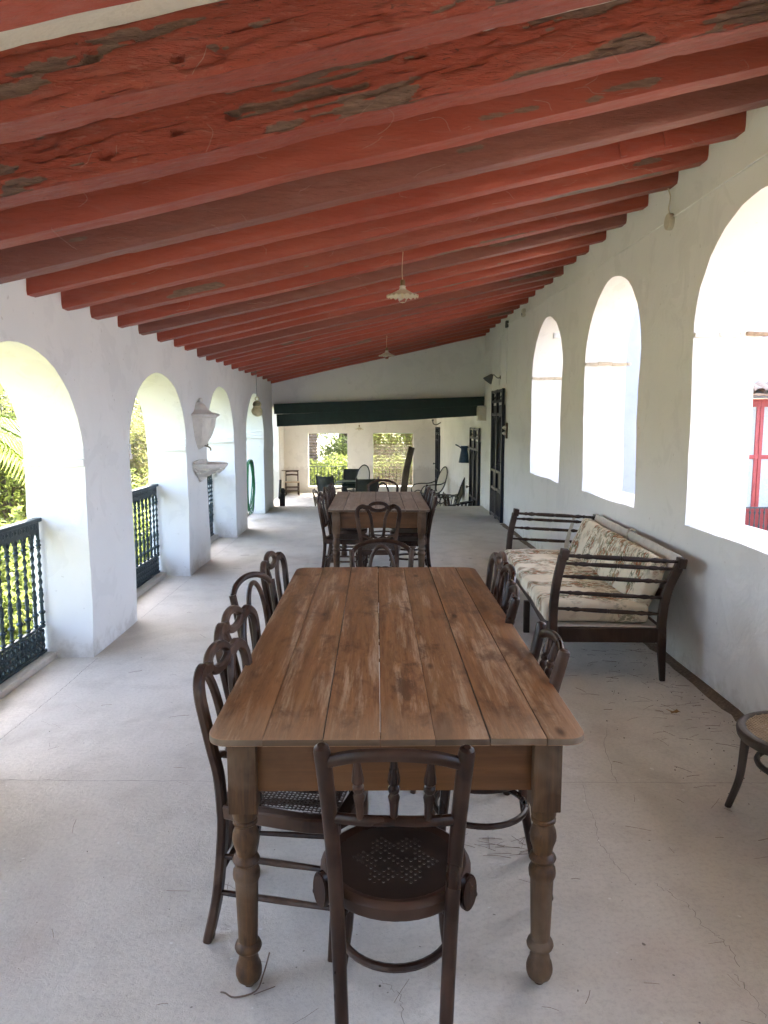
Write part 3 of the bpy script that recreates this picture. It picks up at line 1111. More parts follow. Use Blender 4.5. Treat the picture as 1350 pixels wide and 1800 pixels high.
def round_corner_poly(x0, x1, y0, y1, corners, r=0.055):
    """outline of a board; corners = set of 'll','lr','ur','ul' to round"""
    P = []
    for key, cx, cy, a0 in (('ll', x0, y0, 180), ('lr', x1, y0, 270), ('ur', x1, y1, 0), ('ul', x0, y1, 90)):
        if key in corners:
            ccx = cx + (r if key in ('ll', 'ul') else -r)
            ccy = cy + (r if key in ('ll', 'lr') else -r)
            for k in range(7):
                a = rad(a0 + 90 * k / 6)
                P.append((ccx + r * math.cos(a), ccy + r * math.sin(a)))
        else:
            P.append((cx, cy))
    return P


def board(x0, x1, y0, y1, zt, th, corners, mat, parent, warp, r=0.055):
    P = round_corner_poly(x0, x1, y0, y1, corners, r)
    bm = bmesh.new()
    vs = [bm.verts.new((x, y, zt)) for x, y in P]
    f = bm.faces.new(vs)
    ex = bmesh.ops.extrude_face_region(bm, geom=[f])
    for v in [g for g in ex['geom'] if isinstance(g, bmesh.types.BMVert)]:
        v.co.z -= th
    bmesh.ops.recalc_face_normals(bm, faces=bm.faces)
    es = [e for e in bm.edges if abs(e.verts[0].co.z - e.verts[1].co.z) < 1e-6]
    bmesh.ops.bevel(bm, geom=es, offset=0.0022, segments=2, profile=0.5, affect='EDGES')
    for v in bm.verts:
        v.co.z += warp[0] + warp[1] * (v.co.y - y0) + warp[2] * (v.co.x - x0)
        v.co.x += 0.0012 * noise.noise(Vector((v.co.x * 30, v.co.y * 5, 0)))
    me = bpy.data.meshes.new('board')
    bm.to_mesh(me)
    bm.free()
    me.shade_smooth()
    me.set_sharp_from_angle(angle=rad(50))
    me.materials.append(mat)
    me.materials.append(M_TEDGE)
    for p in me.polygons:
        if abs(p.normal.z) < 0.3:
            p.material_index = 1
    o = bpy.data.objects.new('board', me)
    return put(o, parent)


def table(loc, W, L, cuts, gaps, label, top_mat, legs_x, leg_dy):
    root = empty('dining_table', loc, 0, label, 'table', 'long pine dining tables')
    x0, x1 = -W / 2, W / 2
    edges = [x0] + [c for c in cuts] + [x1]
    for i in range(len(edges) - 1):
        a = edges[i] + (gaps[i - 1] / 2 if i > 0 else 0)
        c = edges[i + 1] - (gaps[i] / 2 if i < len(gaps) else 0)
        cor = set()
        if i == 0:
            cor |= {'ll', 'ul'}
        if i == len(edges) - 2:
            cor |= {'lr', 'ur'}
        board(a, c, random.uniform(-0.002, 0.002), L + random.uniform(-0.004, 0.004), 0.77, 0.021, cor, top_mat, root, (random.uniform(-0.001, 0.0012), random.uniform(-0.0005, 0.0005), random.uniform(-0.006, 0.006)))
    b = MB().lathe(LEG_PROF, n=20)
    vs = len(b.v)
    b.box2((-0.0385, -0.0385, 0.535), (0.0385, 0.0385, 0.747), 0.003)
    first = None
    for lx in legs_x:
        for ly in (leg_dy, L - leg_dy):
            if first is None:
                first = b.build('leg', M_TLEG, root, smooth=40)
                o = first
            else:
                o = bpy.data.objects.new('leg', first.data)
                put(o, root)
            o.location = (lx, ly, 0)
            o.rotation_euler = (0, 0, random.choice((0, math.pi / 2, math.pi)))
    lx0, lx1 = legs_x
    for ly in (leg_dy, L - leg_dy):
        MB().box2((lx0 + 0.039, ly - 0.012, 0.588), (lx1 - 0.039, ly + 0.012, 0.7465), 0.002).build('apron', M_TAPRON, root)
    m = M_TAPRON_Y
    for lx in legs_x:
        MB().box2((lx - 0.012, leg_dy + 0.039, 0.588), (lx + 0.012, L - leg_dy - 0.039, 0.7465), 0.002).build('apron', m, root)
    return root


M_TAPRON_Y = wood_mat('table_apron_side_wood', (0.155, 0.070, 0.028), (0.085, 0.038, 0.017), (0.20, 0.105, 0.05), 1, 1.0, 0.45, 0.5)
cx = 0.055
table((cx, 1.855, 0), 1.01, 2.295, [-.30 - cx, -.141 - cx, .010 - cx, .155 - cx, .300 - cx, .450 - cx], [0.0008, 0.0028, 0.0020, 0.0007, 0.0036, 0.0026], 'long worn pine dining table in the foreground with turned legs', M_TABLE, (-0.365 - cx, 0.466 - cx), 0.085)
table((0.027, 6.88, 0), 0.965, 1.81, [-.335, -.195, -.03, .115, .245, .375], [0.004, 0.0015, 0.005, 0.003, 0.005, 0.004], 'second pine dining table with greyish top, farther down the gallery', M_TABLE2, (-0.405, 0.405), 0.085)


# ------------------------------------------------------------------ chairs (local: faces +y, stands at z = 0)
def cane_panel(pred, x0, x1, y0, y1, z, mat, parent, step=0.0125, w=0.0042):
    b = MB()

    def strip(p, q, zz, ww):
        """clip a line to the predicate and lay a ribbon"""
        p, q = Vector(p), Vector(q)
        n = 40
        ins = [pred(*(p.lerp(q, k / n))) for k in range(n + 1)]
        if not any(ins):
            return
        i0 = ins.index(True)
        i1 = n - ins[::-1].index(True)
        if i1 <= i0:
            return
        a, c = p.lerp(q, i0 / n), p.lerp(q, i1 / n)
        t = (c - a).normalized()
        nn = Vector((-t.y, t.x)) * ww / 2
        h = 0.0012
        vs = []
        for pt in (a, c):
            for s_, dz in ((1, 0), (1, h), (-1, h), (-1, 0)):
                vs.append((pt.x + s_ * nn.x, pt.y + s_ * nn.y, zz + dz))
        b.add(vs, [(0, 1, 5, 4), (1, 2, 6, 5), (2, 3, 7, 6), (3, 0, 4, 7)])
    x = x0
    while x < x1:
        strip((x, y0), (x, y1), z, w)
        x += step
    y = y0
    while y < y1:
        strip((x0, y), (x1, y), z + 0.0013, w)
        y += step
    d = step * 2
    k = x0 - (y1 - y0)
    while k < x1:
        strip((k, y0), (k + (y1 - y0), y1), z + 0.0026, w * 0.6)
        strip((k + (y1 - y0), y0), (k, y1), z + 0.0039, w * 0.6)
        k += d
    return b.build('cane', mat, parent, smooth=0)


SPINDLE = [(0.006, 0.0), (0.0085, 0.02), (0.011, 0.28), (0.014, 0.38), (0.009, 0.44), (0.0135, 0.48), (0.0135, 0.54), (0.009, 0.57), (0.0145, 0.62), (0.0135, 0.70), (0.008, 0.92), (0.007, 1.0)]


def spindle_between(b, p, q, k=1.0, n=10):
    p, q = Vector(p), Vector(q)
    d = q - p
    M = d.to_track_quat('Z', 'Y').to_matrix()
    b.lathe([(r * k, z * d.length) for r, z in SPINDLE], p, n, M)


def perforated_disc(R, z, th, parent, mat):
    """plywood seat with an ornamental pattern of real holes"""
    b = MB()
    s = 0.0115
    n = int(R / s) + 1
    rng = random.Random(3)
    for i in range(-n, n):
        for j in range(-n, n):
            cx, cy = (i + 0.5) * s, (j + 0.5) * s
            if math.hypot(abs(cx) + s / 2, abs(cy) + s / 2) > R:
                continue
            r = math.hypot(cx, cy)
            a = math.atan2(cy, cx)
            petal = 0.095 * (0.60 + 0.40 * abs(math.cos(3 * a)))
            hole = (i + j) % 2 == 0 and r < 0.135 and (abs(r - petal) < 0.019 or r < 0.02 or (abs(math.cos(3 * a)) > 0.82 and r < 0.10))
            x0, x1, y0, y1 = cx - s / 2, cx + s / 2, cy - s / 2, cy + s / 2
            if not hole:
                b.add([(x0, y0, z), (x1, y0, z), (x1, y1, z), (x0, y1, z)], [(0, 1, 2, 3)])
                b.add([(x0, y0, z - th), (x1, y0, z - th), (x1, y1, z - th), (x0, y1, z - th)], [(3, 2, 1, 0)])
            else:
                hr = 0.0042
                ring = [(cx + hr * math.cos(rad(45 * k)), cy + hr * math.sin(rad(45 * k))) for k in range(8)]
                sq = [(x1, cy), (x1, y1), (cx, y1), (x0, y1), (x0, cy), (x0, y0), (cx, y0), (x1, y0)]
                for zz in (z, z - th):
                    vs = [(*p, zz) for p in ring] + [(*p, zz) for p in sq]
                    b.add(vs, [(k, (k + 1) % 8, 8 + (k + 1) % 8, 8 + k) for k in range(8)])
                vs = [(*p, z) for p in ring] + [(*p, z - th) for p in ring]
                b.add(vs, [(k, (k + 1) % 8, 8 + (k + 1) % 8, 8 + k) for k in range(8)])
    return b.build('seat_board', mat, parent, smooth=0, merge=1e-5)


def leg_radii(n, r0, r1):
    return [r0 + (r1 - r0) * k / (n - 1) for k in range(n)]


def round_seat_base(root, mat, seat, R=0.195, z=0.455, caned=False, cane_mat=None):
    b = MB()
    b.lathe([(R - 0.034, z - 0.044), (R - 0.004, z - 0.044), (R, z - 0.036), (R + 0.003, z - 0.010), (R - 0.002, z - 0.001), (R - 0.010, z + 0.003), (R - 0.022, z + 0.001), (R - 0.034, z - 0.006), (R - 0.034, z - 0.044)], n=40)
    b.build('seat_rim', mat, root)
    if caned:
        cane_panel(lambda x, y: math.hypot(x, y) < R - 0.026, -R, R, -R, R, z - 0.005, cane_mat, root)
    else:
        perforated_disc(R - 0.020, z - 0.004, 0.004, root, M_SEAT)
    for s in (-1, 1):
        p = cr([(s * 0.125, 0.115, z - 0.03), (s * 0.130, 0.125, z - 0.14), (s * 0.138, 0.142, 0.16), (s * 0.158, 0.170, 0.0)], 6)
        MB().tube(p, leg_radii(len(p), 0.0175, 0.0125), 10).build('leg', mat, root)
    b = MB()
    b.torus((0, -0.015, 0.275), 0.150, 0.0105, 36, 8, None, 0.98, 1.05)
    b.build('stretcher_hoop', mat, root)


def spindle_chair(name, mat, seat_mat=None):
    root = empty(name, (0, 0, 0), 0, 'x', 'chair')
    round_seat_base(root, mat, None)
    for s in (-1, 1):
        p = cr([(s * 0.120, -0.235, 0.0), (s * 0.128, -0.198, 0.20), (s * 0.138, -0.180, 0.44), (s * 0.148, -0.205, 0.66), (s * 0.162, -0.250, 0.865)], 7)
        r = leg_radii(len(p), 0.0165, 0.0195)
        tip = p[-1]
        d = (p[-1] - p[-2]).normalized()
        p += [tip + d * 0.010, tip + d * 0.016]
        r += [0.017, 0.009]
        MB().tube(p, r, 12).build('leg', mat, root)
    zt, zl = 0.845, 0.685
    top = cr([(-0.157, -0.246, zt - 0.008), (-0.085, -0.262, zt + 0.014), (0, -0.268, zt + 0.021), (0.085, -0.262, zt + 0.014), (0.157, -0.246, zt - 0.008)], 6)
    MB().sweep(top, [(0.016 * math.cos(a), 0.012 * math.sin(a)) for a in [2 * math.pi * k / 10 for k in range(10)]], None, False, True, (0, 0, 1)).build('top_rail', mat, root)
    low = cr([(-0.148, -0.210, zl), (-0.08, -0.226, zl + 0.003), (0, -0.231, zl + 0.004), (0.08, -0.226, zl + 0.003), (0.148, -0.210, zl)], 5)
    MB().sweep(low, [(0.014 * math.cos(a), 0.011 * math.sin(a)) for a in [2 * math.pi * k / 10 for k in range(10)]], None, False, True, (0, 0, 1)).build('back_rail', mat, root)
    for x in (-0.078, 0.0, 0.078):
        b = MB()
        spindle_between(b, (x, -0.229, zl + 0.008), (x * 1.06, -0.264, zt + 0.012))
        b.build('spindle', mat, root)
    for s in (-1, 1):
        # rounded wooden ears joining the back posts to the seat sides
        b = MB()
        ax = Vector((s * 0.72, 0.69, 0)).normalized()
        nm = Vector((s * 0.69, -0.72, 0))
        for th, k in ((0.008, 1.0), (0.0055, 1.12)):
            vs = []
            for sg in (-1, 1):
                for q in range(24):
                    a = 2 * PI * q / 24
                    vs.append(Vector((s * 0.178, -0.150, 0.462)) + ax * (0.024 * k * math.cos(a)) + Vector((0, 0, 0.044 * k * math.sin(a) * (1 if math.sin(a) > 0 else 0.9))) + nm * (th * sg))
            b.add(vs, [tuple(range(24)), tuple(range(47, 23, -1))] + [(q, (q + 1) % 24, 24 + (q + 1) % 24, 24 + q) for q in range(24)])
        b.build('brace', mat, root, smooth=40)
        MB().lathe([(0.001, 0.012), (0.006, 0.010), (0.007, 0.0)], (s * 0.192, -0.128, 0.445), 8, Matrix.Rotation(rad(90 * s), 3, 'Y')).build('bolt', mat, root)
    return root


def square_seat(root, mat, cane_mat, z=0.455):
    def half(y):   # half width of the seat at depth y
        return 0.175 + 0.038 * (y + 0.19) / 0.38
    P = [(-0.172, -0.195), (0.172, -0.195)]
    out = [Vector((-0.175, -0.19, 0)), Vector((0.175, -0.19, 0)), Vector((0.205, 0.10, 0)), Vector((0.198, 0.165, 0)), Vector((0.15, 0.20, 0)), Vector((0.0, 0.215, 0)), Vector((-0.15, 0.20, 0)), Vector((-0.198, 0.165, 0)), Vector((-0.205, 0.10, 0))]
    loop = []
    for i in range(len(out)):
        a, c = out[i], out[(i + 1) % len(out)]
        for k in range(3):
            loop.append(a.lerp(c, k / 3))
    b = MB()
    b.bar([(p.x * 0.94, p.y * 0.94, z - 0.022) for p in loop], 0.042, 0.044, (0, 0, 1), 0.12, closed=True)
    b.build('seat_frame', mat, root)
    cane_panel(lambda x, y: abs(x) < half(y) - 0.026 and -0.165 < y < 0.178, -0.2, 0.2, -0.19, 0.20, z + 0.001, cane_mat, root)


def scroll_chair(name, mat, cane_mat):
    root = empty(name, (0, 0, 0), 0, 'x', 'chair')
    square_seat(root, mat, cane_mat)

    def bk(x, z):       # a point of the raked, slightly hollow back
        z = 0.45 + (z - 0.45) * 0.94
        return Vector((x, -0.185 - (z - 0.45) * 0.13 - 0.020 * (1 - (x / 0.21) ** 2) * max(0, (z - 0.5) / 0.38), z))
    for s in (-1, 1):
        foot = [(s * 0.168, -0.240, 0.0), (s * 0.165, -0.205, 0.16), (s * 0.164, -0.184, 0.36)]
        st = [bk(s * 0.163, 0.45), bk(s * 0.152, 0.545), bk(s * 0.166, 0.64), bk(s * 0.180, 0.74), bk(s * 0.188, 0.81), bk(s * 0.176, 0.858), bk(s * 0.140, 0.882), bk(s * 0.108, 0.874), bk(s * 0.070, 0.872)]
        p = cr([Vector(v) for v in foot] + st, 5)
        n = len(p)
        MB().bar(p, 0.037, 0.028, (0, 1, 0.05), 0.22).build('leg', mat, root)
        # inner curved splat
        q = cr([bk(s * 0.140, 0.878), bk(s * 0.098, 0.852), bk(s * 0.068, 0.785), bk(s * 0.055, 0.70), bk(s * 0.050, 0.63), bk(s * 0.042, 0.590)], 5)
        MB().bar(q, 0.027, 0.022, (0, 1, 0.05), 0.22).build('splat', mat, root)
        f = cr([(s * 0.186, 0.172, 0.435), (s * 0.190, 0.178, 0.28), (s * 0.186, 0.168, 0.12), (s * 0.180, 0.158, 0.0)], 5)
        MB().bar(f, 0.032, 0.032, (0, 1, 0), 0.2, scale=leg_radii(len(f), 1.0, 0.72)).build('leg', mat, root)
        for zz in (0.165, 0.285):
            MB().tube([(s * 0.166, -0.200, zz), (s * 0.178, -0.01, zz + 0.004), (s * 0.187, 0.168, zz + 0.006)], [0.008, 0.0105, 0.008], 8).build('stretcher', mat, root)
    b = MB()
    ring = [bk(0.076 * math.cos(a), 0.878 + 0.036 * math.sin(a)) for a in [2 * math.pi * k / 28 for k in range(28)]]
    b.bar(ring, 0.030, 0.026, (0, 1, 0.05), 0.25, closed=True)
    b.build('crest', mat, root)
    # lower back rail with scallops
    low = cr([bk(-0.150, 0.600), bk(-0.105, 0.590), bk(-0.075, 0.572), bk(-0.042, 0.585), bk(0.0, 0.566), bk(0.042, 0.585), bk(0.075, 0.572), bk(0.105, 0.590), bk(0.150, 0.600)], 4)
    MB().bar(low, 0.020, 0.020, (0, 1, 0.05), 0.25).build('back_rail', mat, root)
    for zz, yy, w in ((0.225, 0.166, 0.185), (0.24, -0.195, 0.165)):
        b = MB()
        path = [(-w + 2 * w * k / 20, yy, zz) for k in range(21)]
        b.tube(path, [0.008 + 0.0055 * abs(math.sin(k * math.pi / 4)) for k in range(21)], 8)
        b.build('stretcher', mat, root)
    return root


def hoop_chair(name, mat, cane_mat):
    root = empty(name, (0, 0, 0), 0, 'x', 'chair')
    round_seat_base(root, mat, None, caned=True, cane_mat=cane_mat)
    for s in (-1, 1):
        p = cr([(s * 0.165, -0.265, 0.0), (s * 0.158, -0.205, 0.20), (s * 0.155, -0.175, 0.44), (s * 0.168, -0.200, 0.64), (s * 0.180, -0.238, 0.835)], 6)
        MB().bar(p, 0.031, 0.031, (0, 1, 0), 0.3).build('leg', mat, root)
    top = [(-0.178 * math.cos(math.pi * k / 18), -0.232 - 0.03 * math.sin(math.pi * k / 18), 0.800 + 0.085 * math.sin(math.pi * k / 18)) for k in range(19)]
    MB().tube(top, 0.0145, 10).build('top_rail', mat, root)
    w = 0.072
    hoop = [(-w, -0.178, 0.45), (-w, -0.198, 0.60)] + [(-w * math.cos(math.pi * k / 12), -0.212 - 0.025 * math.sin(math.pi * k / 12), 0.70 + 0.155 * math.sin(math.pi * k / 12)) for k in range(13)] + [(w, -0.198, 0.60), (w, -0.178, 0.45)]
    MB().tube(cr(hoop, 3), 0.0115, 10).build('hoop', mat, root)
    return root


SP = spindle_chair('spindle_chair', M_CHAIR)
SC2 = scroll_chair('scroll_back_chair', M_CHAIR2, M_CANE_D)
HP = hoop_chair('hoop_back_chair', M_CHAIR2, M_CANE_D)
G1, G2 = 'chairs round the foreground table', 'chairs round the second table'
place(SP, (0.050, 1.825, 0), rad(-2.5), 'dark bentwood chair with pierced round seat, alone at the near table end', G1)
place(SC2, (-0.255, 2.24, 0), rad(-101), 'scroll-backed chair on the left of the foreground table, nearest the viewer', G1)
place(SC2, (-0.295, 2.70, 0), rad(-100), 'scroll-backed chair second along the left side of the foreground table', G1)
place(HP, (-0.35, 3.29, 0), rad(-110), 'hoop-backed chair pushed out on the left side of the foreground table', G1)
place(SC2, (-0.32, 3.90, 0), rad(-99), 'scroll-backed chair at the far left corner of the foreground table', G1)
place(SP, (0.345, 2.43, 0), rad(90), 'spindle-backed chair on the right of the foreground table, nearest the viewer', G1)
place(SP, (0.345, 3.165, 0), rad(83), 'spindle-backed chair second along the right side of the foreground table', G1)
place(HP, (0.40, 3.56, 0), rad(88), 'hoop-backed chair third along the right side of the foreground table', G1)
place(SC2, (0.42, 3.90, 0), rad(92), 'scroll-backed chair at the far right corner of the foreground table', G1)
place(HP, (0.032, 4.13, 0), rad(180), 'hoop-backed chair at the far end of the foreground table', G1)
place(SC2, (0.014, 6.69, 0), rad(1), 'scroll-backed chair with its back to the viewer at the second table', G2)
place(SC2, (-0.30, 7.27, 0), rad(-97), 'scroll-backed chair on the left of the second table, nearest the viewer', G2)
place(HP, (-0.29, 7.86, 0), rad(-92), 'hoop-backed chair in the middle of the second table\'s left side', G2)
place(SP, (-0.27, 8.40, 0), rad(-90), 'spindle-backed chair at the far left of the second table', G2)
place(SP, (0.32, 7.15, 0), rad(88), 'spindle-backed chair on the right of the second table, nearest the viewer', G2)
place(SP, (0.34, 7.68, 0), rad(91), 'spindle-backed chair in the middle of the second table\'s right side', G2)
place(SP, (0.33, 8.22, 0), rad(90), 'spindle-backed chair at the far right of the second table', G2)
place(HP, (0.08, 8.66, 0), rad(180), 'hoop-backed chair at the far end of the second table', G2)


# caned chair cut off by the right edge of the picture
def caned_chair():
    root = empty('cane_seat_chair', (1.640, 2.712, 0), rad(-2), 'bentwood chair with natural cane seat, alone by the window wall', 'chair')
    R, z = 0.225, 0.405
    b = MB()
    b.lathe([(R - 0.04, z - 0.040), (R - 0.006, z - 0.040), (R, z - 0.032), (R + 0.003, z - 0.012), (R - 0.003, z - 0.001), (R - 0.014, z + 0.003), (R - 0.03, z + 0.001), (R - 0.04, z - 0.006), (R - 0.04, z - 0.040)], n=48)
    b.build('seat_rim', M_GREYWOOD, root)
    cane_panel(lambda x, y: math.hypot(x, y) < R - 0.03, -R, R, -R, R, z - 0.003, M_CANE_L, root, 0.0135, 0.0062)
    for s in (-1, 1):
        p = cr([(s * 0.145, 0.130, z - 0.03), (s * 0.150, 0.135, z - 0.14), (s * 0.155, 0.150, 0.14), (s * 0.178, 0.185, 0.0)], 6)
        MB().tube(p, leg_radii(len(p), 0.0185, 0.0135), 10).build('leg', M_GREYWOOD, root)
        p = cr([(s * 0.145, -0.255, 0.0), (s * 0.150, -0.215, 0.20), (s * 0.155, -0.205, z), (s * 0.17, -0.25, 0.66), (s * 0.10, -0.29, 0.86), (0, -0.30, 0.90)], 6)
        MB().tube(p, leg_radii(len(p), 0.015, 0.016), 10).build('leg', M_GREYWOOD, root)
    MB().torus((0, -0.02, 0.275), 0.155, 0.0115, 36, 8).build('stretcher_hoop', M_GREYWOOD, root)
    hoop = cr([(-0.09, -0.21, z), (-0.10, -0.24, 0.6), (0, -0.275, 0.78), (0.10, -0.24, 0.6), (0.09, -0.21, z)], 8)
    MB().tube(hoop, 0.011, 8).build('hoop', M_GREYWOOD, root)


M_GREYWOOD = wood_mat('chair_weathered', (0.062, 0.046, 0.038), (0.032, 0.024, 0.020), (0.13, 0.105, 0.09), 2, 0.6, 0.5, 0.6)
caned_chair()


# ------------------------------------------------------------------ settee by the window wall (local x = depth, y = length)
def turned_rod(b, p, q, r=0.012, n=8):
    p, q = Vector(p), Vector(q)
    d = q - p
    prof = [(0.75, 0.0), (0.75, 0.10), (1.1, 0.13), (0.8, 0.15), (1.25, 0.20), (0.8, 0.25), (1.0, 0.28), (1.12, 0.38), (1.12, 0.485), (0.8, 0.49), (1.2, 0.50), (0.8, 0.51), (1.12, 0.515), (1.12, 0.62), (1.0, 0.72), (0.8, 0.75), (1.25, 0.80), (0.8, 0.85), (1.1, 0.87), (0.75, 0.90), (0.75, 1.0)]
    b.lathe([(r * k, z * d.length) for k, z in prof], p, n, d.to_track_quat('Z', 'Y').to_matrix())


def settee():
    root = empty('settee', (1.095, 4.435, 0), rad(-2.6), 'long dark wooden settee with floral cushions against the window wall', 'settee')
    L, D = 2.08, 0.665
    for y in (0.0, L):
        # front stile and leg, rear stile and leg
        for nm, pts, w in (('front', [(0.02, y, 0.0), (0.0, y, 0.26), (-0.005, y, 0.42), (0.008, y, 0.60), (0.045, y, 0.785)], 0.05),
                           ('rear', [(D + 0.012, y, 0.0), (D - 0.005, y, 0.26), (D - 0.005, y, 0.42), (D + 0.022, y, 0.58), (D + 0.085, y, 0.735)], 0.05)):
            p = cr(pts, 6)
            sc = [0.62 + 0.38 * min(1, v.z / 0.24) for v in p]
            MB().bar(p, 0.046, w, (1, 0, 0), 0.12, scale=sc).build('stile', M_BENCH, root)
            tx, tz = pts[-1][0], pts[-1][2]
            MB().box((tx + 0.008, y, tz + 0.008), (0.046, 0.075, 0.062), (0, 0.15, 0), 0.006).build('scroll_block', M_BENCH, root)
        for (z, xa, xb) in ((0.772, 0.055, D + 0.075), (0.725, 0.035, D + 0.066), (0.645, 0.022, D + 0.035), (0.545, 0.008, D + 0.012), (0.443, 0.0, D)):
            b = MB()
            turned_rod(b, (xa, y, z + 0.012), (xb, y, z - 0.022), 0.0125 if z < 0.76 else 0.0145)
            b.build('rod', M_BENCH, root)
        MB().box2((0.026, y - 0.016, 0.245), (D - 0.03, y + 0.016, 0.335), 0.004).build('seat_rail', M_BENCH, root)
    # front rail with a curved underside, rear rail, slatted base
    b = MB()
    n = 24
    vs, fs = [], []
    for i in range(n + 1):
        y = 0.024 + (L - 0.048) * i / n
        lo = 0.245 + 0.045 * math.sin(PI * i / n) ** 0.6
        for x in (-0.018, 0.014):
            vs += [(x, y, lo), (x, y, 0.335)]
    for i in range(n):
        a = i * 4
        fs += [(a, a + 1, a + 5, a + 4), (a + 2, a + 3, a + 7, a + 6), (a, a + 2, a + 6, a + 4), (a + 1, a + 3, a + 7, a + 5)]
    b.add(vs, fs).build('front_rail', M_BENCH, root)
    MB().box2((D - 0.02, 0.024, 0.245), (D + 0.01, L - 0.024, 0.335), 0.004).build('rear_rail', M_BENCH, root)
    MB().box2((0.018, 0.02, 0.322), (D - 0.024, L - 0.02, 0.340), 0.003).build('seat_board', M_BONE, root)
    for xx in (0.0, D):
        MB().box2((xx - 0.022, L / 2 - 0.022, 0.0), (xx + 0.022, L / 2 + 0.022, 0.245), 0.004).build('leg', M_BENCH, root)
    MB().box((D + 0.082, L / 2, 0.735), (0.022, L - 0.05, 0.10), (0, rad(18), 0), 0.004).build('back_board', M_BONE, root)
    MB().box((D + 0.02, L / 2, 0.52), (0.02, L - 0.05, 0.06), (0, rad(18), 0), 0.004).build('back_board', M_BENCH, root)
    MB().lathe([(0.001, 0.014), (0.011, 0.010), (0.013, 0.0)], (D - 0.002, -0.024, 0.29), 10, Matrix.Rotation(rad(90), 3, 'X')).build('bolt', M_BENCH, root)

    # cushions are things of their own
    def cushion(name, label, sx, sy, sz, f, loc, rot, parent_rz, amp):
        bm = bmesh.new()
        bmesh.ops.create_cube(bm, size=1.0)
        for v in bm.verts:
            v.co = Vector((v.co.x * sx, v.co.y * sy, v.co.z * sz))
        bmesh.ops.bevel(bm, geom=list(bm.edges), offset=sz * 0.30, segments=4, profile=0.55, affect='EDGES')
        for _ in range(6):
            es = [e for e in bm.edges if e.calc_length() > 0.07]
            if not es:
                break
            bmesh.ops.subdivide_edges(bm, edges=es, cuts=1, use_grid_fill=True)
        bmesh.ops.triangulate(bm, faces=[q for q in bm.faces if len(q.verts) > 4])
        for v in bm.verts:
            p = v.co.copy()
            d = amp * noise.noise(p * 5.0 + Vector((f, 0, 0))) + amp * 0.5 * noise.noise(p * 14.0)
            v.co.z += d * (1.0 if p.z > -sz * 0.3 else 0.3)
            v.co.x += 0.6 * d * (1 if abs(p.x) > sx * 0.4 else 0)
            v.co.y += amp * 0.8 * noise.noise(p * 7.0 + Vector((0, f, 4)))
            if f < 2:
                v.co.z -= 0.018 * max(0, math.cos(p.y / sy * PI)) * (1 if p.z > 0 else 0) + 0.012 * max(0, -p.x / sx - 0.25)
            v.co.z += amp * 0.35 * math.sin(p.y * 70 + 6 * noise.noise(p * 4)) * max(0, noise.noise(p * 3 + Vector((7, f, 0))))
        me = bpy.data.meshes.new(name)
        bm.to_mesh(me)
        bm.free()
        me.shade_smooth()
        me.materials.append(M_FLORAL)
        o = bpy.data.objects.new(name, me)
        COL.objects.link(o)
        tag(o, label, 'cushion', 'floral cushions of the settee')
        R = Matrix.Rotation(parent_rz, 4, 'Z')
        o.matrix_world = Matrix.Translation((1.095, 4.435, 0)) @ R @ Matrix.Translation(loc) @ Matrix.Rotation(rot, 4, 'Y')
        return o
    o = cushion('seat_cushion', 'long floral seat cushion lying on the settee', 0.65, 1.98, 0.125, 1.0, (0.275, L / 2 - 0.0, 0.413), rad(1), rad(-2.6), 0.012)
    o = cushion('back_cushion', 'worn floral back cushion leaning along the settee back', 0.34, 1.93, 0.11, 5.0, (D - 0.045, L / 2 + 0.03, 0.585), rad(-70), rad(-2.6), 0.020)
    # torn cover: rolled foam corner and a rag hanging at the far end
    foam = plain_mat('foam_yellowed', (0.46, 0.40, 0.22), 0.95, 0, 0.2, 40, 0.6)
    rag = plain_mat('rag_cloth', (0.60, 0.57, 0.50), 0.95, 0, 0.1)
    MB().lathe([(0.001, -0.05), (0.035, -0.045), (0.045, 0.0), (0.035, 0.045), (0.001, 0.05)], (-0.15, 0.90, 0.02), 10).build('torn_foam', foam, o)
    MB().lathe([(0.001, -0.05), (0.030, -0.045), (0.032, 0.0), (0.03, 0.12), (0.001, 0.14)], (-0.165, 0.15, 0.02), 10, Matrix.Rotation(rad(90), 3, 'X')).build('torn_foam', foam, o)
    b = MB()
    for k in range(4):
        p = [Vector((-0.16 + 0.02 * k, 0.93 + 0.015 * k, 0.07)), Vector((-0.12 + 0.02 * k, 0.985, 0.09)), Vector((0.02 + 0.04 * k, 1.0 + 0.01 * k, 0.10))]
        b.bar(cr(p, 5), 0.03, 0.004, (0, 1, 0.3), 0.3)
    b.build('torn_strip', rag, o)
    b = MB()
    pts = [(D + 0.05, 1.0, 0.70), (D + 0.06, 1.0, 0.79), (D + 0.11, 1.0, 0.795), (D + 0.115, 1.01, 0.70), (D + 0.06, 1.01, 0.66), (D + 0.045, 1.0, 0.70)]
    b.tube(cr(pts, 4), 0.009, 6)
    b.build('tie', rag, root)


settee()


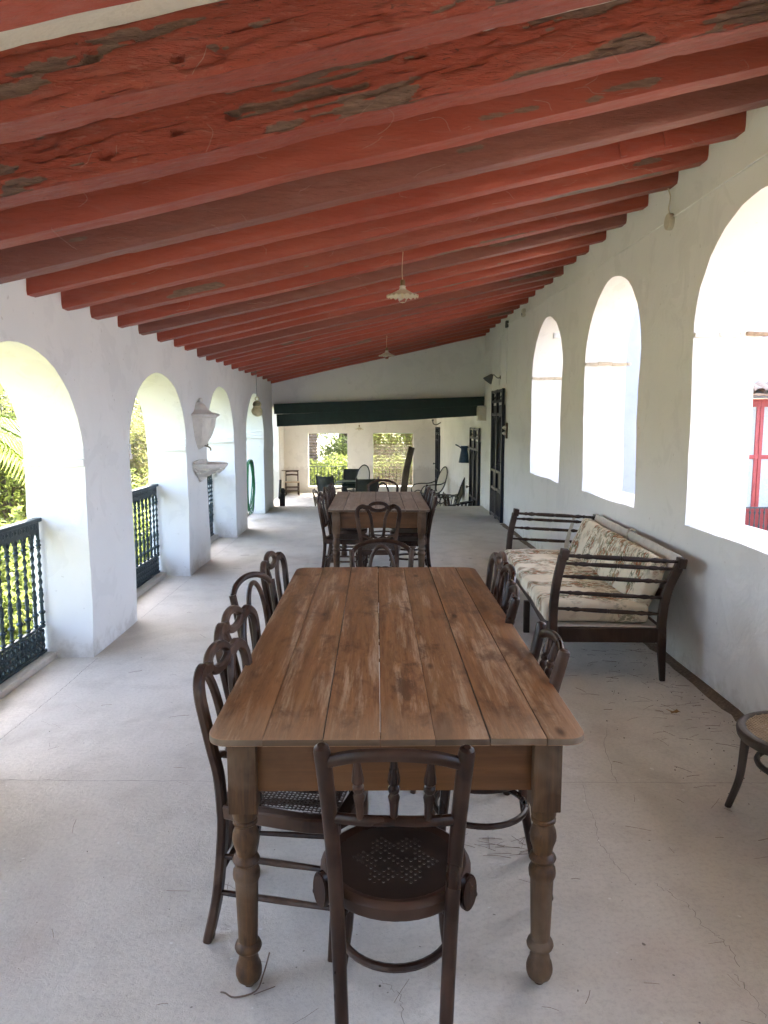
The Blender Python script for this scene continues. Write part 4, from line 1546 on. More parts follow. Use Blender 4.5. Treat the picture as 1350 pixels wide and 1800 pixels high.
# ------------------------------------------------------------------ things on the walls and hanging
def pendant(loc, cord_len, label, k=1.0):
    root = empty('pendant_lamp', loc, 0, label, 'lamp', 'ruffled glass pendant lamps')
    p = cr([(0, 0, 0.075), (-0.004, 0, 0.075 + cord_len * 0.4), (0.002, 0, 0.075 + cord_len)], 6)
    MB().tube(p, 0.0032, 6).build('cord', M_CORD, root)
    MB().lathe([(0.006, 0.085), (0.016, 0.082), (0.018, 0.06), (0.017, 0.045), (0.013, 0.040)], n=14).build('socket', plain_mat('brass_old', (0.20, 0.13, 0.06), 0.4, 0.6), root)
    MB().lathe([(0.012, 0.043), (0.022, 0.040), (0.022, 0.030), (0.016, 0.026), (0.026, 0.022), (0.026, 0.014)], n=14).build('collar', M_OFFW, root)
    b = MB()
    n, m = 72, 9
    vs, fs = [], []
    for i in range(m + 1):
        t = i / m
        r = 0.022 + 0.092 * t
        z = 0.016 - 0.052 * t ** 1.15
        for q in range(n):
            a = 2 * PI * q / n
            w = max(0, (t - 0.62) / 0.38)
            vs.append((r * math.cos(a), r * math.sin(a), z + 0.008 * w * w * math.sin(a * 18) + 0.006 * w))
    for i in range(m):
        for q in range(n):
            fs.append((i * n + q, i * n + (q + 1) % n, (i + 1) * n + (q + 1) % n, (i + 1) * n + q))
    o = b.add(vs, fs).build('shade', M_SHADE, root, smooth=80)
    sm = o.modifiers.new('thick', 'SOLIDIFY')
    sm.thickness = 0.003
    MB().lathe([(0.012, 0.016), (0.014, 0.0), (0.026, -0.022), (0.032, -0.042), (0.030, -0.058), (0.020, -0.072), (0.001, -0.078)], n=16).build('bulb', M_GLASS, root)
    b = MB()
    for k in range(4):
        a = PI / 2 * k
        b.tube([(0.006 * math.cos(a), 0.006 * math.sin(a), 0.0), (0.009 * math.cos(a), 0.009 * math.sin(a), -0.045)], 0.0012, 5)
    b.build('filament', plain_mat('filament_yellow', (0.75, 0.55, 0.2), 0.5), root)  # strands in plain yellow colour, no emission
    return root


M_SHADE = plain_mat('opal_glass', (0.66, 0.58, 0.42), 0.3, 0, 0.06)
pendant((0.189, 5.385, 2.505), 0.20, 'pendant lamp with ruffled cream shade hanging over the foreground')
pendant((0.150, 10.46, 2.525), 0.17, 'smaller looking pendant lamp with ruffled cream shade, down the gallery')


def fountain():
    root = empty('wall_fountain_tank', (XL + 0.004, 8.05, 1.29), 0, 'pale stone wall fountain tank with lid hanging on the pier', 'wall fountain')
    H0, H1 = -PI / 2, PI / 2
    b = MB()
    b.lathe([(0.004, 0.0), (0.05, 0.025), (0.10, 0.07), (0.155, 0.15), (0.192, 0.25), (0.205, 0.325), (0.205, 0.335), (0.215, 0.342), (0.215, 0.352), (0.19, 0.352), (0.0, 0.352)], n=6, a0=H0, a1=H1, sx=0.95, sy=1.15)
    b.add([(-0.003, -0.22, 0.08), (-0.003, 0.22, 0.08), (-0.003, 0.22, 0.352), (-0.003, -0.22, 0.352)], [(0, 1, 2, 3)])
    b.build('tank', M_MARBLE, root, smooth=20)
    b = MB()
    b.lathe([(0.21, 0.352), (0.245, 0.362), (0.25, 0.376), (0.225, 0.386), (0.16, 0.402), (0.115, 0.43), (0.095, 0.47), (0.06, 0.50), (0.0, 0.508)], n=6, a0=H0, a1=H1, sx=0.95, sy=1.15)
    b.add([(0, -0.24, 0.352), (0, 0.24, 0.352), (0, 0.12, 0.45), (0, 0.07, 0.506), (0, -0.07, 0.506), (0, -0.12, 0.45)], [(0, 1, 2, 3, 4, 5)])
    b.build('lid', M_MARBLE, root, smooth=20)
    MB().lathe([(0.001, 0.03), (0.02, 0.024), (0.026, 0.0), (0.02, -0.02), (0.01, -0.03)], (0.035, 0, 0.525), 12).build('finial', M_MARBLE, root)
    b = MB()
    b.tube(cr([(0.055, 0, 0.045), (0.095, 0, 0.035), (0.125, 0, 0.015), (0.128, 0, -0.012)], 4), 0.009, 8)
    b.box((0.098, 0, 0.058), (0.01, 0.04, 0.008))
    b.tube([(0.098, 0, 0.035), (0.098, 0, 0.058)], 0.005, 6)
    b.build('tap', plain_mat('tap_brass', (0.22, 0.18, 0.12), 0.4, 0.7), root)
    r2 = empty('wall_fountain_basin', (XL + 0.004, 8.06, 0.935), 0, 'pale stone fountain basin with scrolled underside below the tank', 'wall fountain')
    b = MB()
    b.lathe([(0.005, 0.0), (0.03, 0.01), (0.028, 0.018), (0.045, 0.028), (0.042, 0.036), (0.062, 0.046), (0.058, 0.056), (0.10, 0.075), (0.15, 0.11), (0.205, 0.135), (0.225, 0.15), (0.225, 0.158), (0.25, 0.166), (0.262, 0.182), (0.268, 0.205), (0.255, 0.212), (0.225, 0.205), (0.19, 0.165), (0.08, 0.14), (0.0, 0.135)], n=12, a0=H0, a1=H1, sx=1.15, sy=1.15)
    b.build('bowl', M_MARBLE, r2, smooth=30)
    b = MB()
    b.add([(0, -0.30, 0.165), (0, 0.30, 0.165), (0, 0.30, 0.235), (0, 0.12, 0.245), (0, -0.12, 0.245), (0, -0.30, 0.235), (0.02, -0.30, 0.165), (0.02, 0.30, 0.165), (0.02, 0.30, 0.235), (0.02, 0.12, 0.245), (0.02, -0.12, 0.245), (0.02, -0.30, 0.235)],
          [(6, 7, 8, 9, 10, 11)] + [(k, (k + 1) % 6, 6 + (k + 1) % 6, 6 + k) for k in range(6)])
    b.build('splashback', M_MARBLE, r2, smooth=0)
    for k in range(5):
        a = -PI / 2 + PI * (k + 0.5) / 5
        c, s = math.cos(a), math.sin(a)
        arc = []
        for i in range(9):
            t = i / 8
            da = (t - 0.5) * PI / 5.4
            rr = 0.235 - 0.055 * math.sin(PI * t)
            arc.append((1.15 * rr * math.cos(a + da), 1.15 * rr * math.sin(a + da), 0.152 - 0.045 * math.sin(PI * t)))
        MB().tube(arc, 0.010, 6).build('gadroon', M_MARBLE, r2)


fountain()

g = empty('hanging_gourd', (-1.717, 10.8, 1.80), 0, 'dried gourd hanging on a cord before the farthest arch', 'gourd')
b = MB().lathe([(0.001, -0.145), (0.03, -0.14), (0.065, -0.115), (0.083, -0.075), (0.078, -0.04), (0.058, -0.012), (0.050, -0.004), (0.058, 0.012), (0.062, 0.035), (0.052, 0.062), (0.028, 0.08), (0.001, 0.085)], n=18)
o = b.build('body', M_GOURD, g)
roughen(o, 0.03, 0.006, 9.0, 0.002, 80)
MB().lathe([(0.0585, 0.013), (0.0635, 0.035), (0.054, 0.061), (0.034, 0.078)], n=18).build('dark_cap', plain_mat('gourd_cap', (0.22, 0.21, 0.13), 0.6), g)
MB().torus((0, 0, 0.112), 0.027, 0.006, 18, 6, Matrix.Rotation(rad(90), 3, 'X')).build('ring', M_GOURD, g)
MB().tube([(0, 0, 0.138), (-0.004, 0, 0.3), (-0.006, 0, 0.535)], 0.0035, 6).build('cord', M_GREYMET, g)

b = MB()
for k in range(7):
    rr = 0.36 + 0.014 * k
    path = []
    for i in range(40):
        a = 2 * PI * i / 40
        path.append((-2.05 + 0.012 * (k % 3) + 0.01 * math.sin(a * 2 + k), 11.93 + 0.030 * k * 0.3 + rr * 0.84 * math.cos(a), 0.60 + rr * math.sin(a) - 0.012 * k))
    b.tube(path, 0.0095, 7, closed=True)
o = b.build('garden_hose', M_HOSE, smooth=60)
tag(o, 'coil of green garden hose in the farthest arch', 'hose')


def iron_door(y0, y1, z0, z1, label, simple=False):
    root = empty('iron_door', (XR - 0.006, y0, z0), 0, label, 'door', 'dark panelled doors in the right wall')
    W, H = y1 - y0, z1 - z0
    MB().box2((-0.012, 0.0, 0.0), (0.0, W, H * 0.88)).build('leaf', M_NAVY, root)
    for yy in (0.0, W / 2 - 0.03, W - 0.06):
        MB().box2((-0.05, yy, 0.0), (-0.013, yy + 0.06, H), 0.005).build('stile', M_NAVY, root)
    for zz in (0.02, 0.22 * H, 0.36 * H, 0.80 * H, 0.90 * H, H - 0.05):
        MB().box2((-0.044, 0.06, zz), (-0.014, W - 0.06, zz + 0.045), 0.004).build('rail', M_NAVY, root)
    # upright bars in front of the glazing, pointed arches above
    n = 8 if not simple else 5
    for k in range(n):
        yy = 0.09 + (W - 0.18) * k / (n - 1)
        MB().tube([(-0.036, yy, 0.38 * H), (-0.036, yy, 0.80 * H)], 0.009, 6).build('bar', M_NAVY, root)
        MB().box2((-0.04, yy - 0.022, 0.06), (-0.02, yy + 0.022, 0.21 * H), 0.004).build('panel', M_NAVY, root)
    for k in range(4):
        yy = 0.12 + (W - 0.24) * k / 3
        MB().lathe([(0.012, 0.92 * H), (0.024, 0.94 * H), (0.012, 0.955 * H), (0.02, 0.975 * H), (0.01, H - 0.05)], (-0.03, yy, 0), 8).build('baluster', M_NAVY, root)
    for c in (0.25, 0.75):
        arc = [(-0.03, W * c + 0.42 * W / 2 * math.cos(PI * k / 12), 0.72 * H + 0.16 * math.sin(PI * k / 12)) for k in range(13)]
        MB().tube(arc, 0.012, 6).build('arch', M_NAVY, root)
    MB().lathe([(0.012, 0.0), (0.012, 0.05), (0.028, 0.06), (0.028, 0.085), (0.001, 0.095)], (-0.03, 0.09 if not simple else W - 0.1, 0.45 * H), 10, Matrix.Rotation(rad(-90), 3, 'Y')).build('knob', M_NAVY, root)
    return root


iron_door(11.52, 12.62, 0.0, 2.10, 'tall blue-black panelled door in the right wall, nearest the gallery')
iron_door(14.15, 15.5, ZL, 1.46, 'blue-black door beside the watering can in the lower room', True)
iron_door(23.1, 24.45, ZL, 1.40, 'narrow looking dark door in the far right corner', True)

# small things on the window wall
b = MB()
for za, pts in ((0, [(XR - 0.010, -2.0, 2.955), (XR - 0.010, 5.12, 2.955)]), (1, [(XR - 0.010, 5.24, 2.955), (XR - 0.012, 8.0, 2.99), (XR - 0.010, 10.15, 3.03), (XR - 0.010, 11.42, 3.05), (XR - 0.010, 11.46, 2.98), (XR - 0.010, 13.6, 2.80)])):
    b.tube(pts, 0.0085, 6)
tag(b.build('conduit', M_PLASTER), 'thin white cable conduit running high along the window wall', 'conduit')
for y in (12.1, 12.95, 11.46):
    b = MB().tube([(XR - 0.008, y, 2.95), (XR - 0.010, y + 0.01, 2.6), (XR - 0.008, y, 2.16 if y < 12.9 else 1.85)], 0.0065, 6)
    tag(b.build('cable', M_PLASTER), {12.1: 'short white cable dropping to the cone lamp', 12.95: 'white cable dropping to the meter box', 11.46: 'white cable dropping beside the near iron door'}[y], 'cable')
jb = empty('junction_box', (XR - 0.001, 5.18, 2.935), 0, 'round cream junction box on the conduit above the windows', 'junction box')
MB().lathe([(0.052, 0.0), (0.055, 0.006), (0.055, 0.03), (0.05, 0.036), (0.0, 0.037)], n=24, M=Matrix.Rotation(rad(-90), 3, 'Y')).build('lid', M_CREAM, jb)
MB().tube(cr([(-0.02, 0.0, 0.05), (-0.016, 0.03, 0.10), (-0.02, 0.0, 0.16), (-0.03, 0.02, 0.22)], 5), 0.004, 6).build('wire', M_CREAM, jb)
for y, z, lab in ((10.17, 3.04, 'small square switch box on the conduit past the far window'), (11.44, 3.05, 'small grey corner box where the conduit drops')):
    r = empty('switch_box', (XR - 0.001, y, z), 0, lab, 'box')
    MB().box((-0.02, 0, 0), (0.04, 0.10, 0.10), None, 0.006).build('case', M_OFFW if y < 11 else M_GREYMET, r)
    MB().box((-0.043, 0, -0.02), (0.006, 0.03, 0.03), None, 0.002).build('lever', M_GREYMET, r)
r = empty('meter_box', (XR - 0.001, 13.62, 1.60), 0, 'cream meter box high on the wall beside the green beam', 'box')
MB().box((-0.075, 0, 0.125), (0.15, 0.22, 0.25), None, 0.01).build('case', M_OFFW, r)
MB().box((-0.10, -0.115, 0.055), (0.05, 0.012, 0.09), None, 0.004).build('window', M_CREAM, r)
r = empty('bell_switch', (XR - 0.001, 11.32, 1.35), 0, 'brown wooden switch plate with two white knobs by the near iron door', 'switch')
MB().box((-0.014, 0, 0.10), (0.028, 0.09, 0.24), None, 0.012).build('plate', M_CHAIR2, r)
for z in (0.06, 0.145):
    MB().lathe([(0.030, 0.0), (0.030, 0.02), (0.022, 0.035), (0.012, 0.05), (0.001, 0.052)], (-0.028, 0, z), 14, Matrix.Rotation(rad(-90), 3, 'Y')).build('knob', M_OFFW, r)
r = empty('cone_lamp', (XR - 0.001, 12.02, 2.28), 0, 'grey metal cone lamp on a curved arm above the near iron door', 'lamp')
MB().lathe([(0.025, 0.0), (0.03, 0.005), (0.03, 0.012), (0.01, 0.02)], (0, 0, 0.01), 12, Matrix.Rotation(rad(-90), 3, 'Y')).build('wall_plate', M_GREYMET, r)
MB().tube(cr([(-0.01, 0, 0.01), (-0.05, 0, 0.0), (-0.09, -0.005, 0.03), (-0.115, -0.01, 0.05), (-0.145, -0.012, 0.035)], 5), 0.008, 8).build('arm', M_GREYMET, r)
MB().lathe([(0.012, 0.02), (0.025, 0.0), (0.082, -0.115), (0.085, -0.115), (0.030, 0.002), (0.014, 0.022)], (-0.150, -0.012, 0.040), 20, Matrix.Rotation(rad(38), 3, 'Y')).build('shade', M_GREYMET, r)
r = empty('watering_can', (XR - 0.10, 16.0, 0.70), rad(90), 'dark blue enamel pitcher hanging on the lower room wall', 'pitcher')
MB().lathe([(0.001, 0.0), (0.118, 0.0), (0.12, 0.01), (0.075, 0.25), (0.07, 0.31), (0.085, 0.36), (0.078, 0.36), (0.062, 0.30)], n=20).build('body', M_CAN, r)
MB().bar([(0.0, 0.05, 0.30), (0.0, 0.12, 0.355), (0.0, 0.19, 0.39)], 0.07, 0.025, (0, 0, 1), 0.3).build('spout', M_CAN, r)
MB().tube(cr([(0, -0.07, 0.33), (0, -0.14, 0.30), (0, -0.16, 0.2), (0, -0.10, 0.10)], 5), 0.009, 8).build('handle', M_CAN, r)
MB().box((2.15, 8.95, 2.60), (0.09, 0.06, 0.07), None, 0.012).build('bracket', M_PLASTER, wr)


# ------------------------------------------------------------------ lower room
def P(u, v, y):
    """world x, z of a photograph position at depth y (used only to read off sizes)"""
    return ((u - 661.0) / 1300.0 * y, 1.6 - (v - 739.6) / 1300.0 * y)


def window_rail(x0, x1, label):
    root = empty('window_railing', (x0, YF + 0.2, -0.56), 0, label, 'railing', 'thin railings of the far openings')
    W = x1 - x0
    MB().bar([(0, 0, 0.64), (W, 0, 0.64)], 0.03, 0.02).build('handrail', M_IRON, root)
    MB().bar([(0, 0, 0.06), (W, 0, 0.06)], 0.02, 0.015).build('foot_rail', M_IRON, root)
    for k in range(11):
        MB().tube([(0.06 + (W - 0.12) * k / 10, 0, 0.0), (0.06 + (W - 0.12) * k / 10, 0, 0.63)], 0.010, 6).build('baluster', M_IRON, root)


window_rail(-2.25, -0.96, 'thin iron railing in the open left garden opening')
window_rail(-0.09, 1.225, 'thin iron railing behind the slatted blind')
r = empty('slatted_blind', (-0.09, YF + 0.06, -0.55), 0, 'brown slatted roller blind lowered in the right garden opening', 'blind')
M_SLAT = plain_mat('blind_slat', (0.14, 0.075, 0.045), 0.6, 0, 0.35, 6)
sl = MB().box((0.66, 0, 0), (1.31, 0.006, 0.031), (rad(10), 0, 0)).build('slat', M_SLAT, r, smooth=0)
sl.location = (0, 0, 1.70)
for k in range(1, 36):
    o = bpy.data.objects.new('slat', sl.data)
    o.location = (random.uniform(-0.003, 0.003), 0, 1.70 - k * 0.048)
    o.rotation_euler = (0, random.uniform(-0.002, 0.002), 0)
    put(o, r)
for xx in (0.2, 1.1):
    MB().tube([(xx, -0.01, 0.0), (xx, -0.01, 1.72)], 0.004, 5).build('cord', M_SLAT, r)

r = empty('stair_railing', (-1.78, 14.05, ZL), 0, 'dark wooden newel and sloping rail at the left of the steps', 'railing')
MB().box2((-0.04, -0.04, 0.0), (0.04, 0.04, 1.0), 0.006).lathe([(0.03, 1.0), (0.045, 1.02), (0.052, 1.06), (0.035, 1.10), (0.001, 1.11)], n=14).build('newel', M_BLACK, r)
MB().bar([(-0.06, 0.0, 0.92), (-0.12, 0.6, 1.20)], 0.05, 0.05).build('handrail', M_BLACK, r)
for k in range(4):
    MB().tube([(-0.06 - 0.012 * k, 0.12 * k + 0.08, 0.0), (-0.06 - 0.012 * k, 0.12 * k + 0.08, 0.95 + 0.055 * k)], 0.013, 6).build('baluster', M_BLACK, r)


def rack_chair():
    root = empty('ladder_back_chair', (-2.70, 23.75, ZL), rad(8), 'small rush ladder-back chair against the cream far wall', 'chair')
    m = M_CHAIR2
    for x, y, h in ((-0.19, 0.16, 0.78), (0.19, 0.16, 0.78), (-0.21, -0.18, 0.43), (0.21, -0.18, 0.43)):
        MB().tube([(x, y, 0), (x, y, h)], 0.018, 8).build('leg', m, root)
    MB().box2((-0.23, -0.20, 0.41), (0.23, 0.18, 0.445), 0.01).build('seat', M_CANE_L, root)
    for z in (0.76, 0.64):
        MB().bar([(-0.19, 0.165, z), (0, 0.185, z + 0.01), (0.19, 0.165, z)], 0.02, 0.05, (0, 0, 1)).build('slat', m, root)
    MB().bar([(-0.33, 0.12, 0.785), (0.22, 0.15, 0.785)], 0.06, 0.02).build('top_rail', m, root)
    for z in (0.14, 0.26):
        for a, c in (((-0.21, -0.18), (0.21, -0.18)), ((-0.19, 0.16), (0.19, 0.16)), ((-0.2, -0.18), (-0.19, 0.16)), ((0.2, -0.18), (0.19, 0.16))):
            MB().tube([(*a, z), (*c, z)], 0.012, 6).build('rung', m, root)


rack_chair()


def rocking_chair(loc, rz, label, k=1.0):
    root = empty('rocking_chair', loc, rz, label, 'rocking chair', 'bentwood rocking chairs')
    # faces +y
    for s in (-1, 1):
        x = 0.25 * s
        rk = cr([(x, 0.55, 0.16), (x, 0.35, 0.05), (x, 0.0, 0.014), (x, -0.45, 0.06), (x, -0.75, 0.17)], 6)
        MB().tube(rk, 0.016, 8).build('runner', M_BLACK, root)
        sp = []
        for i in range(34):
            a = i / 33 * 3.6 * PI
            rr = 0.17 * (1 - 0.75 * i / 33)
            sp.append((x, 0.30 - rr * math.cos(a), 0.33 + rr * math.sin(a)))
        MB().tube(sp, 0.013, 6).build('scroll', M_BLACK, root)
        arm = cr([(x, -0.30, 0.72), (x * 1.1, -0.10, 0.66), (x * 1.15, 0.20, 0.66), (x * 1.1, 0.42, 0.62), (x, 0.48, 0.45), (x, 0.30, 0.20), (x, 0.05, 0.03)], 6)
        MB().tube(arm, 0.015, 8).build('arm', M_BLACK, root)
        lg = cr([(x, -0.45, 0.05), (x, -0.20, 0.30), (x, -0.24, 0.45), (x, -0.10, 0.20), (x, 0.15, 0.02)], 6)
        MB().tube(lg, 0.014, 8).build('leg', M_BLACK, root)
    # oval cane back
    lean = rad(18)
    R = Matrix.Rotation(lean, 3, 'X')
    n = 40

    def bp(u, v):
        q = R @ Vector((u, 0, v))
        return q + Vector((0, -0.22, 0.42))
    ring = [bp(0.205 * math.cos(2 * PI * i / n) * (1.0 if math.sin(2 * PI * i / n) > 0 else 1.05), 0.36 + 0.37 * math.sin(2 * PI * i / n)) for i in range(n)]
    MB().tube(ring, 0.017, 8, closed=True).build('back_frame', M_BLACK, root)
    pts = [bp(0.195 * math.cos(2 * PI * i / n), 0.36 + 0.36 * math.sin(2 * PI * i / n)) for i in range(n)]
    b = MB()
    b.add(pts + [p + Vector((0, -0.004, 0)) for p in pts], [tuple(range(n)), tuple(range(2 * n - 1, n - 1, -1))])
    b.build('cane_back', M_CANE_W, root, smooth=0)
    MB().lathe([(0.24, 0.40), (0.25, 0.42), (0.245, 0.44), (0.0, 0.44)], (0, 0.06, 0), 24, sy=1.05).build('seat', M_CANE_W, root)
    MB().torus((0, 0.06, 0.425), 0.25, 0.018, 30, 6, None, 1.0, 1.05).build('seat_frame', M_BLACK, root)


M_CANE_W = plain_mat('cane_pale', (0.55, 0.50, 0.40), 0.7, 0, 0.15, 60, 0.4)
rocking_chair((-0.52, 20.9, ZL), rad(155), 'bentwood rocking chair behind the dark green table')
rocking_chair((1.52, 20.2, ZL), rad(118), 'bentwood rocking chair with scroll arms by the leaning beam')
rocking_chair((1.62, 16.9, ZL), rad(70), 'black rocking chair seen edge-on in front of the far corner door')


def sling_chair(loc, rz, label):
    root = empty('sling_chair', loc, rz, label, 'chair', 'dark canvas-backed armchairs')
    for s in (-1, 1):
        x = 0.27 * s
        MB().bar([(x, -0.28, 0.0), (x, -0.22, 0.42), (x, -0.36, 0.98)], 0.035, 0.04, (0, 1, 0)).build('leg', M_BLACK, root)
        MB().bar([(x, 0.26, 0.0), (x, 0.24, 0.62)], 0.035, 0.04, (0, 1, 0)).build('leg', M_BLACK, root)
        MB().bar([(x, -0.27, 0.62), (x, 0.30, 0.635)], 0.05, 0.025).build('arm', M_BLACK, root)
        MB().bar([(x, -0.24, 0.18), (x, 0.25, 0.18)], 0.025, 0.03).build('stretcher', M_BLACK, root)
    b = MB()
    n = 8
    vs, fs = [], []
    for i in range(n + 1):
        t = i / n
        z = 0.54 + 0.40 * t
        y = -0.255 - 0.10 * t
        for x, dy in ((-0.26, 0), (0, -0.045), (0.26, 0)):
            vs.append((x, y + dy, z))
    for i in range(n):
        for k in range(2):
            a = i * 3 + k
            fs.append((a, a + 1, a + 4, a + 3))
    o = b.add(vs, fs).build('canvas_back', M_CLOTH_D, root, smooth=80)
    o.modifiers.new('thick', 'SOLIDIFY').thickness = 0.006
    MB().box2((-0.26, -0.22, 0.405), (0.26, 0.24, 0.435), 0.01).build('seat', M_CLOTH_D, root)


sling_chair((-1.15, 19.5, ZL), rad(-35), 'dark canvas armchair left of the dark green table')
sling_chair((-0.70, 21.9, ZL), rad(180), 'dark canvas armchair behind the dark green table')
sling_chair((-0.28, 18.7, ZL), rad(10), 'dark canvas armchair in front of the dark green table, back to the viewer')

r = empty('garden_table', (-0.63, 20.1, ZL), 0, 'dark green oval garden table in the lower room', 'table')
MB().lathe([(0.0, 0.72), (0.44, 0.72), (0.46, 0.735), (0.45, 0.755), (0.0, 0.757)], n=36, sy=0.8).build('top', M_GREEN, r)
for a in (45, 135, 225, 315):
    x, y = 0.30 * math.cos(rad(a)), 0.24 * math.sin(rad(a))
    MB().bar([(x * 1.1, y * 1.1, 0.0), (x, y, 0.72)], 0.05, 0.05, (0, 1, 0)).build('leg', M_GREEN, r)
MB().box2((-0.28, -0.2, 0.60), (0.28, 0.2, 0.70)).build('apron', M_GREEN, r)

b = MB().bar([(0.62, 18.7, ZL), (0.80, 19.35, 0.35), (0.94, 19.8, 0.86)], 0.17, 0.14, (0, 1, 0), 0.1)
tag(b.build('leaning_beam', wood_mat('old_timber', (0.11, 0.085, 0.06), (0.06, 0.045, 0.035), (0.16, 0.13, 0.10), 2, 1.2, 0.8, 0.4)), 'thick old timber leaning in front of the slatted blind', 'timber')


def bow_chair(loc, rz, label):
    root = empty('bow_back_chair', loc, rz, label, 'chair', 'dark bow-backed armchairs below the steps')
    MB().lathe([(0.0, 0.41), (0.24, 0.41), (0.25, 0.43), (0.235, 0.45), (0.0, 0.44)], n=26).build('seat', M_BLACK, root)
    bow = [(0.31 * math.cos(a), -0.06 - 0.27 * math.sin(a), 0.73 + 0.05 * math.sin(a)) for a in [PI * (-0.12 + 1.24 * k / 24) for k in range(25)]]
    MB().bar(bow, 0.045, 0.028).build('bow', M_BLACK, root)
    for k in range(1, 24, 2):
        p = Vector(bow[k])
        MB().tube([(p.x * 0.72, -0.03 + (p.y + 0.06) * 0.8, 0.43), p], 0.010, 6).build('spindle', M_BLACK, root)
    for x, y in ((0.17, 0.17), (-0.17, 0.17), (0.17, -0.16), (-0.17, -0.16)):
        MB().tube([(x * 0.85, y * 0.85, 0.42), (x * 1.25, y * 1.25, 0.0)], [0.018, 0.013], 8).build('leg', M_BLACK, root)
    for s in (-1, 1):
        MB().tube([(0.19 * s, 0.19, 0.16), (0.19 * s, -0.18, 0.16)], 0.010, 6).build('stretcher', M_BLACK, root)


bow_chair((1.42, 15.7, ZL), rad(160), 'dark bow-backed armchair below the steps, nearer the middle')
bow_chair((1.60, 14.75, ZL - 0.0), rad(60), 'dark bow-backed armchair below the steps, nearer the right wall')
sc = copy_tree(SC2)
sc.location = (-1.12, 16.3, ZL)
sc.rotation_euler = (0, 0, rad(-70))
tag(sc, 'scroll-backed chair standing alone below the steps on the left', 'chair', 'chairs in the lower room')
sc = copy_tree(HP)
sc.location = (1.67, 15.2, ZL)
sc.rotation_euler = (0, 0, rad(-80))
tag(sc, 'hoop-backed chair edge-on between the bow-backed armchairs', 'chair', 'chairs in the lower room')
pendant((-0.45, 20.0, 1.40), 0.7, 'dark silhouetted pendant lamp far off below the green beam')
r = empty('wall_hook_lamp', (1.93, 23.0, 1.50), 0, 'curled iron wall bracket near the far right corner', 'bracket')
MB().tube(cr([(0.07, 0, 0.05), (-0.05, 0, -0.02), (-0.15, 0, 0.0), (-0.18, 0, 0.08)], 6), 0.014, 6).build('arm', M_BLACK, r)
MB().lathe([(0.012, 0.08), (0.03, 0.09), (0.035, 0.13), (0.012, 0.15)], (-0.18, 0, 0), 10).build('cup', M_BLACK, r)

# ------------------------------------------------------------------ garden
def leaf_mesh(name, blobs, n, size, seed, mat, aspect=0.45, up=0.4):
    """n leaf blades spread through a list of ellipsoids (cx,cy,cz,rx,ry,rz)"""
    rng = random.Random(seed)
    vs, fs = [], []
    wts = [bl[3] * bl[4] * bl[5] for bl in blobs]
    for i in range(n):
        bl = rng.choices(blobs, wts)[0]
        while True:
            d = Vector((rng.uniform(-1, 1), rng.uniform(-1, 1), rng.uniform(-1, 1)))
            if 0.05 < d.length < 1:
                break
        d = d.normalized() * (d.length ** 0.45)
        p = Vector((bl[0] + d.x * bl[3], bl[1] + d.y * bl[4], bl[2] + d.z * bl[5]))
        p += Vector(noise.noise_vector(p * 2.3)) * size * 2.2
        t = Vector((rng.gauss(0, 1), rng.gauss(0, 1), rng.gauss(up, 0.7))).normalized()
        s_ = t.cross(Vector((rng.gauss(0, 1), rng.gauss(0, 1), rng.gauss(0, 1)))).normalized()
        L = size * rng.uniform(0.6, 1.35)
        w = L * aspect * 0.5
        nn = t.cross(s_) * L * 0.12
        a = len(vs)
        vs += [p, p + t * L * 0.5 + s_ * w - nn, p + t * L, p + t * L * 0.5 - s_ * w - nn]
        fs.append((a, a + 1, a + 2, a + 3))
    me = bpy.data.meshes.new(name)
    me.from_pydata([tuple(v) for v in vs], [], fs)
    me.materials.append(mat)
    return me


def stems_mesh(name, blobs, base, k, r0, seed, mat):
    rng = random.Random(seed)
    b = MB()
    for i in range(k):
        bl = rng.choice(blobs)
        tip = Vector((bl[0] + rng.uniform(-0.5, 0.5) * bl[3], bl[1] + rng.uniform(-0.5, 0.5) * bl[4], bl[2] + rng.uniform(-0.2, 0.6) * bl[5]))
        bs = Vector((base[0] + rng.uniform(-0.15, 0.15), base[1] + rng.uniform(-0.15, 0.15), base[2]))
        mid = bs.lerp(tip, 0.5) + Vector((rng.uniform(-0.15, 0.15), rng.uniform(-0.15, 0.15), 0.1))
        p = cr([bs, mid, tip], 5)
        b.tube(p, leg_radii(len(p), r0, r0 * 0.25), 6)
    me = b.build(name, mat).data
    bpy.data.objects.remove(bpy.data.objects[name]) if name in bpy.data.objects else None
    return me


def shrub_proto(key, blobs, n, size, seed, mat, stems=7, r0=0.02, aspect=0.45):
    return (leaf_mesh('foliage', blobs, n, size, seed, mat, aspect), stems_mesh('stem_' + key, blobs, (0, 0, 0), stems, r0, seed + 1, M_BARK))


BL1 = [(0, 0, 0.55, 0.75, 0.75, 0.55), (0.25, 0.2, 0.95, 0.55, 0.5, 0.4), (-0.3, -0.15, 0.9, 0.5, 0.55, 0.38), (0.1, -0.35, 0.7, 0.5, 0.4, 0.5)]
BL2 = [(0, 0, 1.3, 0.8, 0.8, 0.9), (0.3, 0.25, 2.0, 0.6, 0.55, 0.6), (-0.35, -0.1, 1.8, 0.55, 0.6, 0.6), (0.1, -0.4, 1.2, 0.6, 0.5, 0.9), (0.0, 0.1, 2.5, 0.35, 0.35, 0.45)]
BL3 = [(0, 0, 3.6, 1.7, 1.7, 1.5), (0.9, 0.5, 4.6, 1.1, 1.1, 1.0), (-0.9, -0.4, 4.4, 1.2, 1.2, 1.0), (0.2, -0.8, 3.0, 1.2, 1.0, 1.1), (-0.2, 0.6, 5.3, 0.9, 0.9, 0.8), (0.9, -0.6, 3.4, 0.9, 0.9, 0.9)]
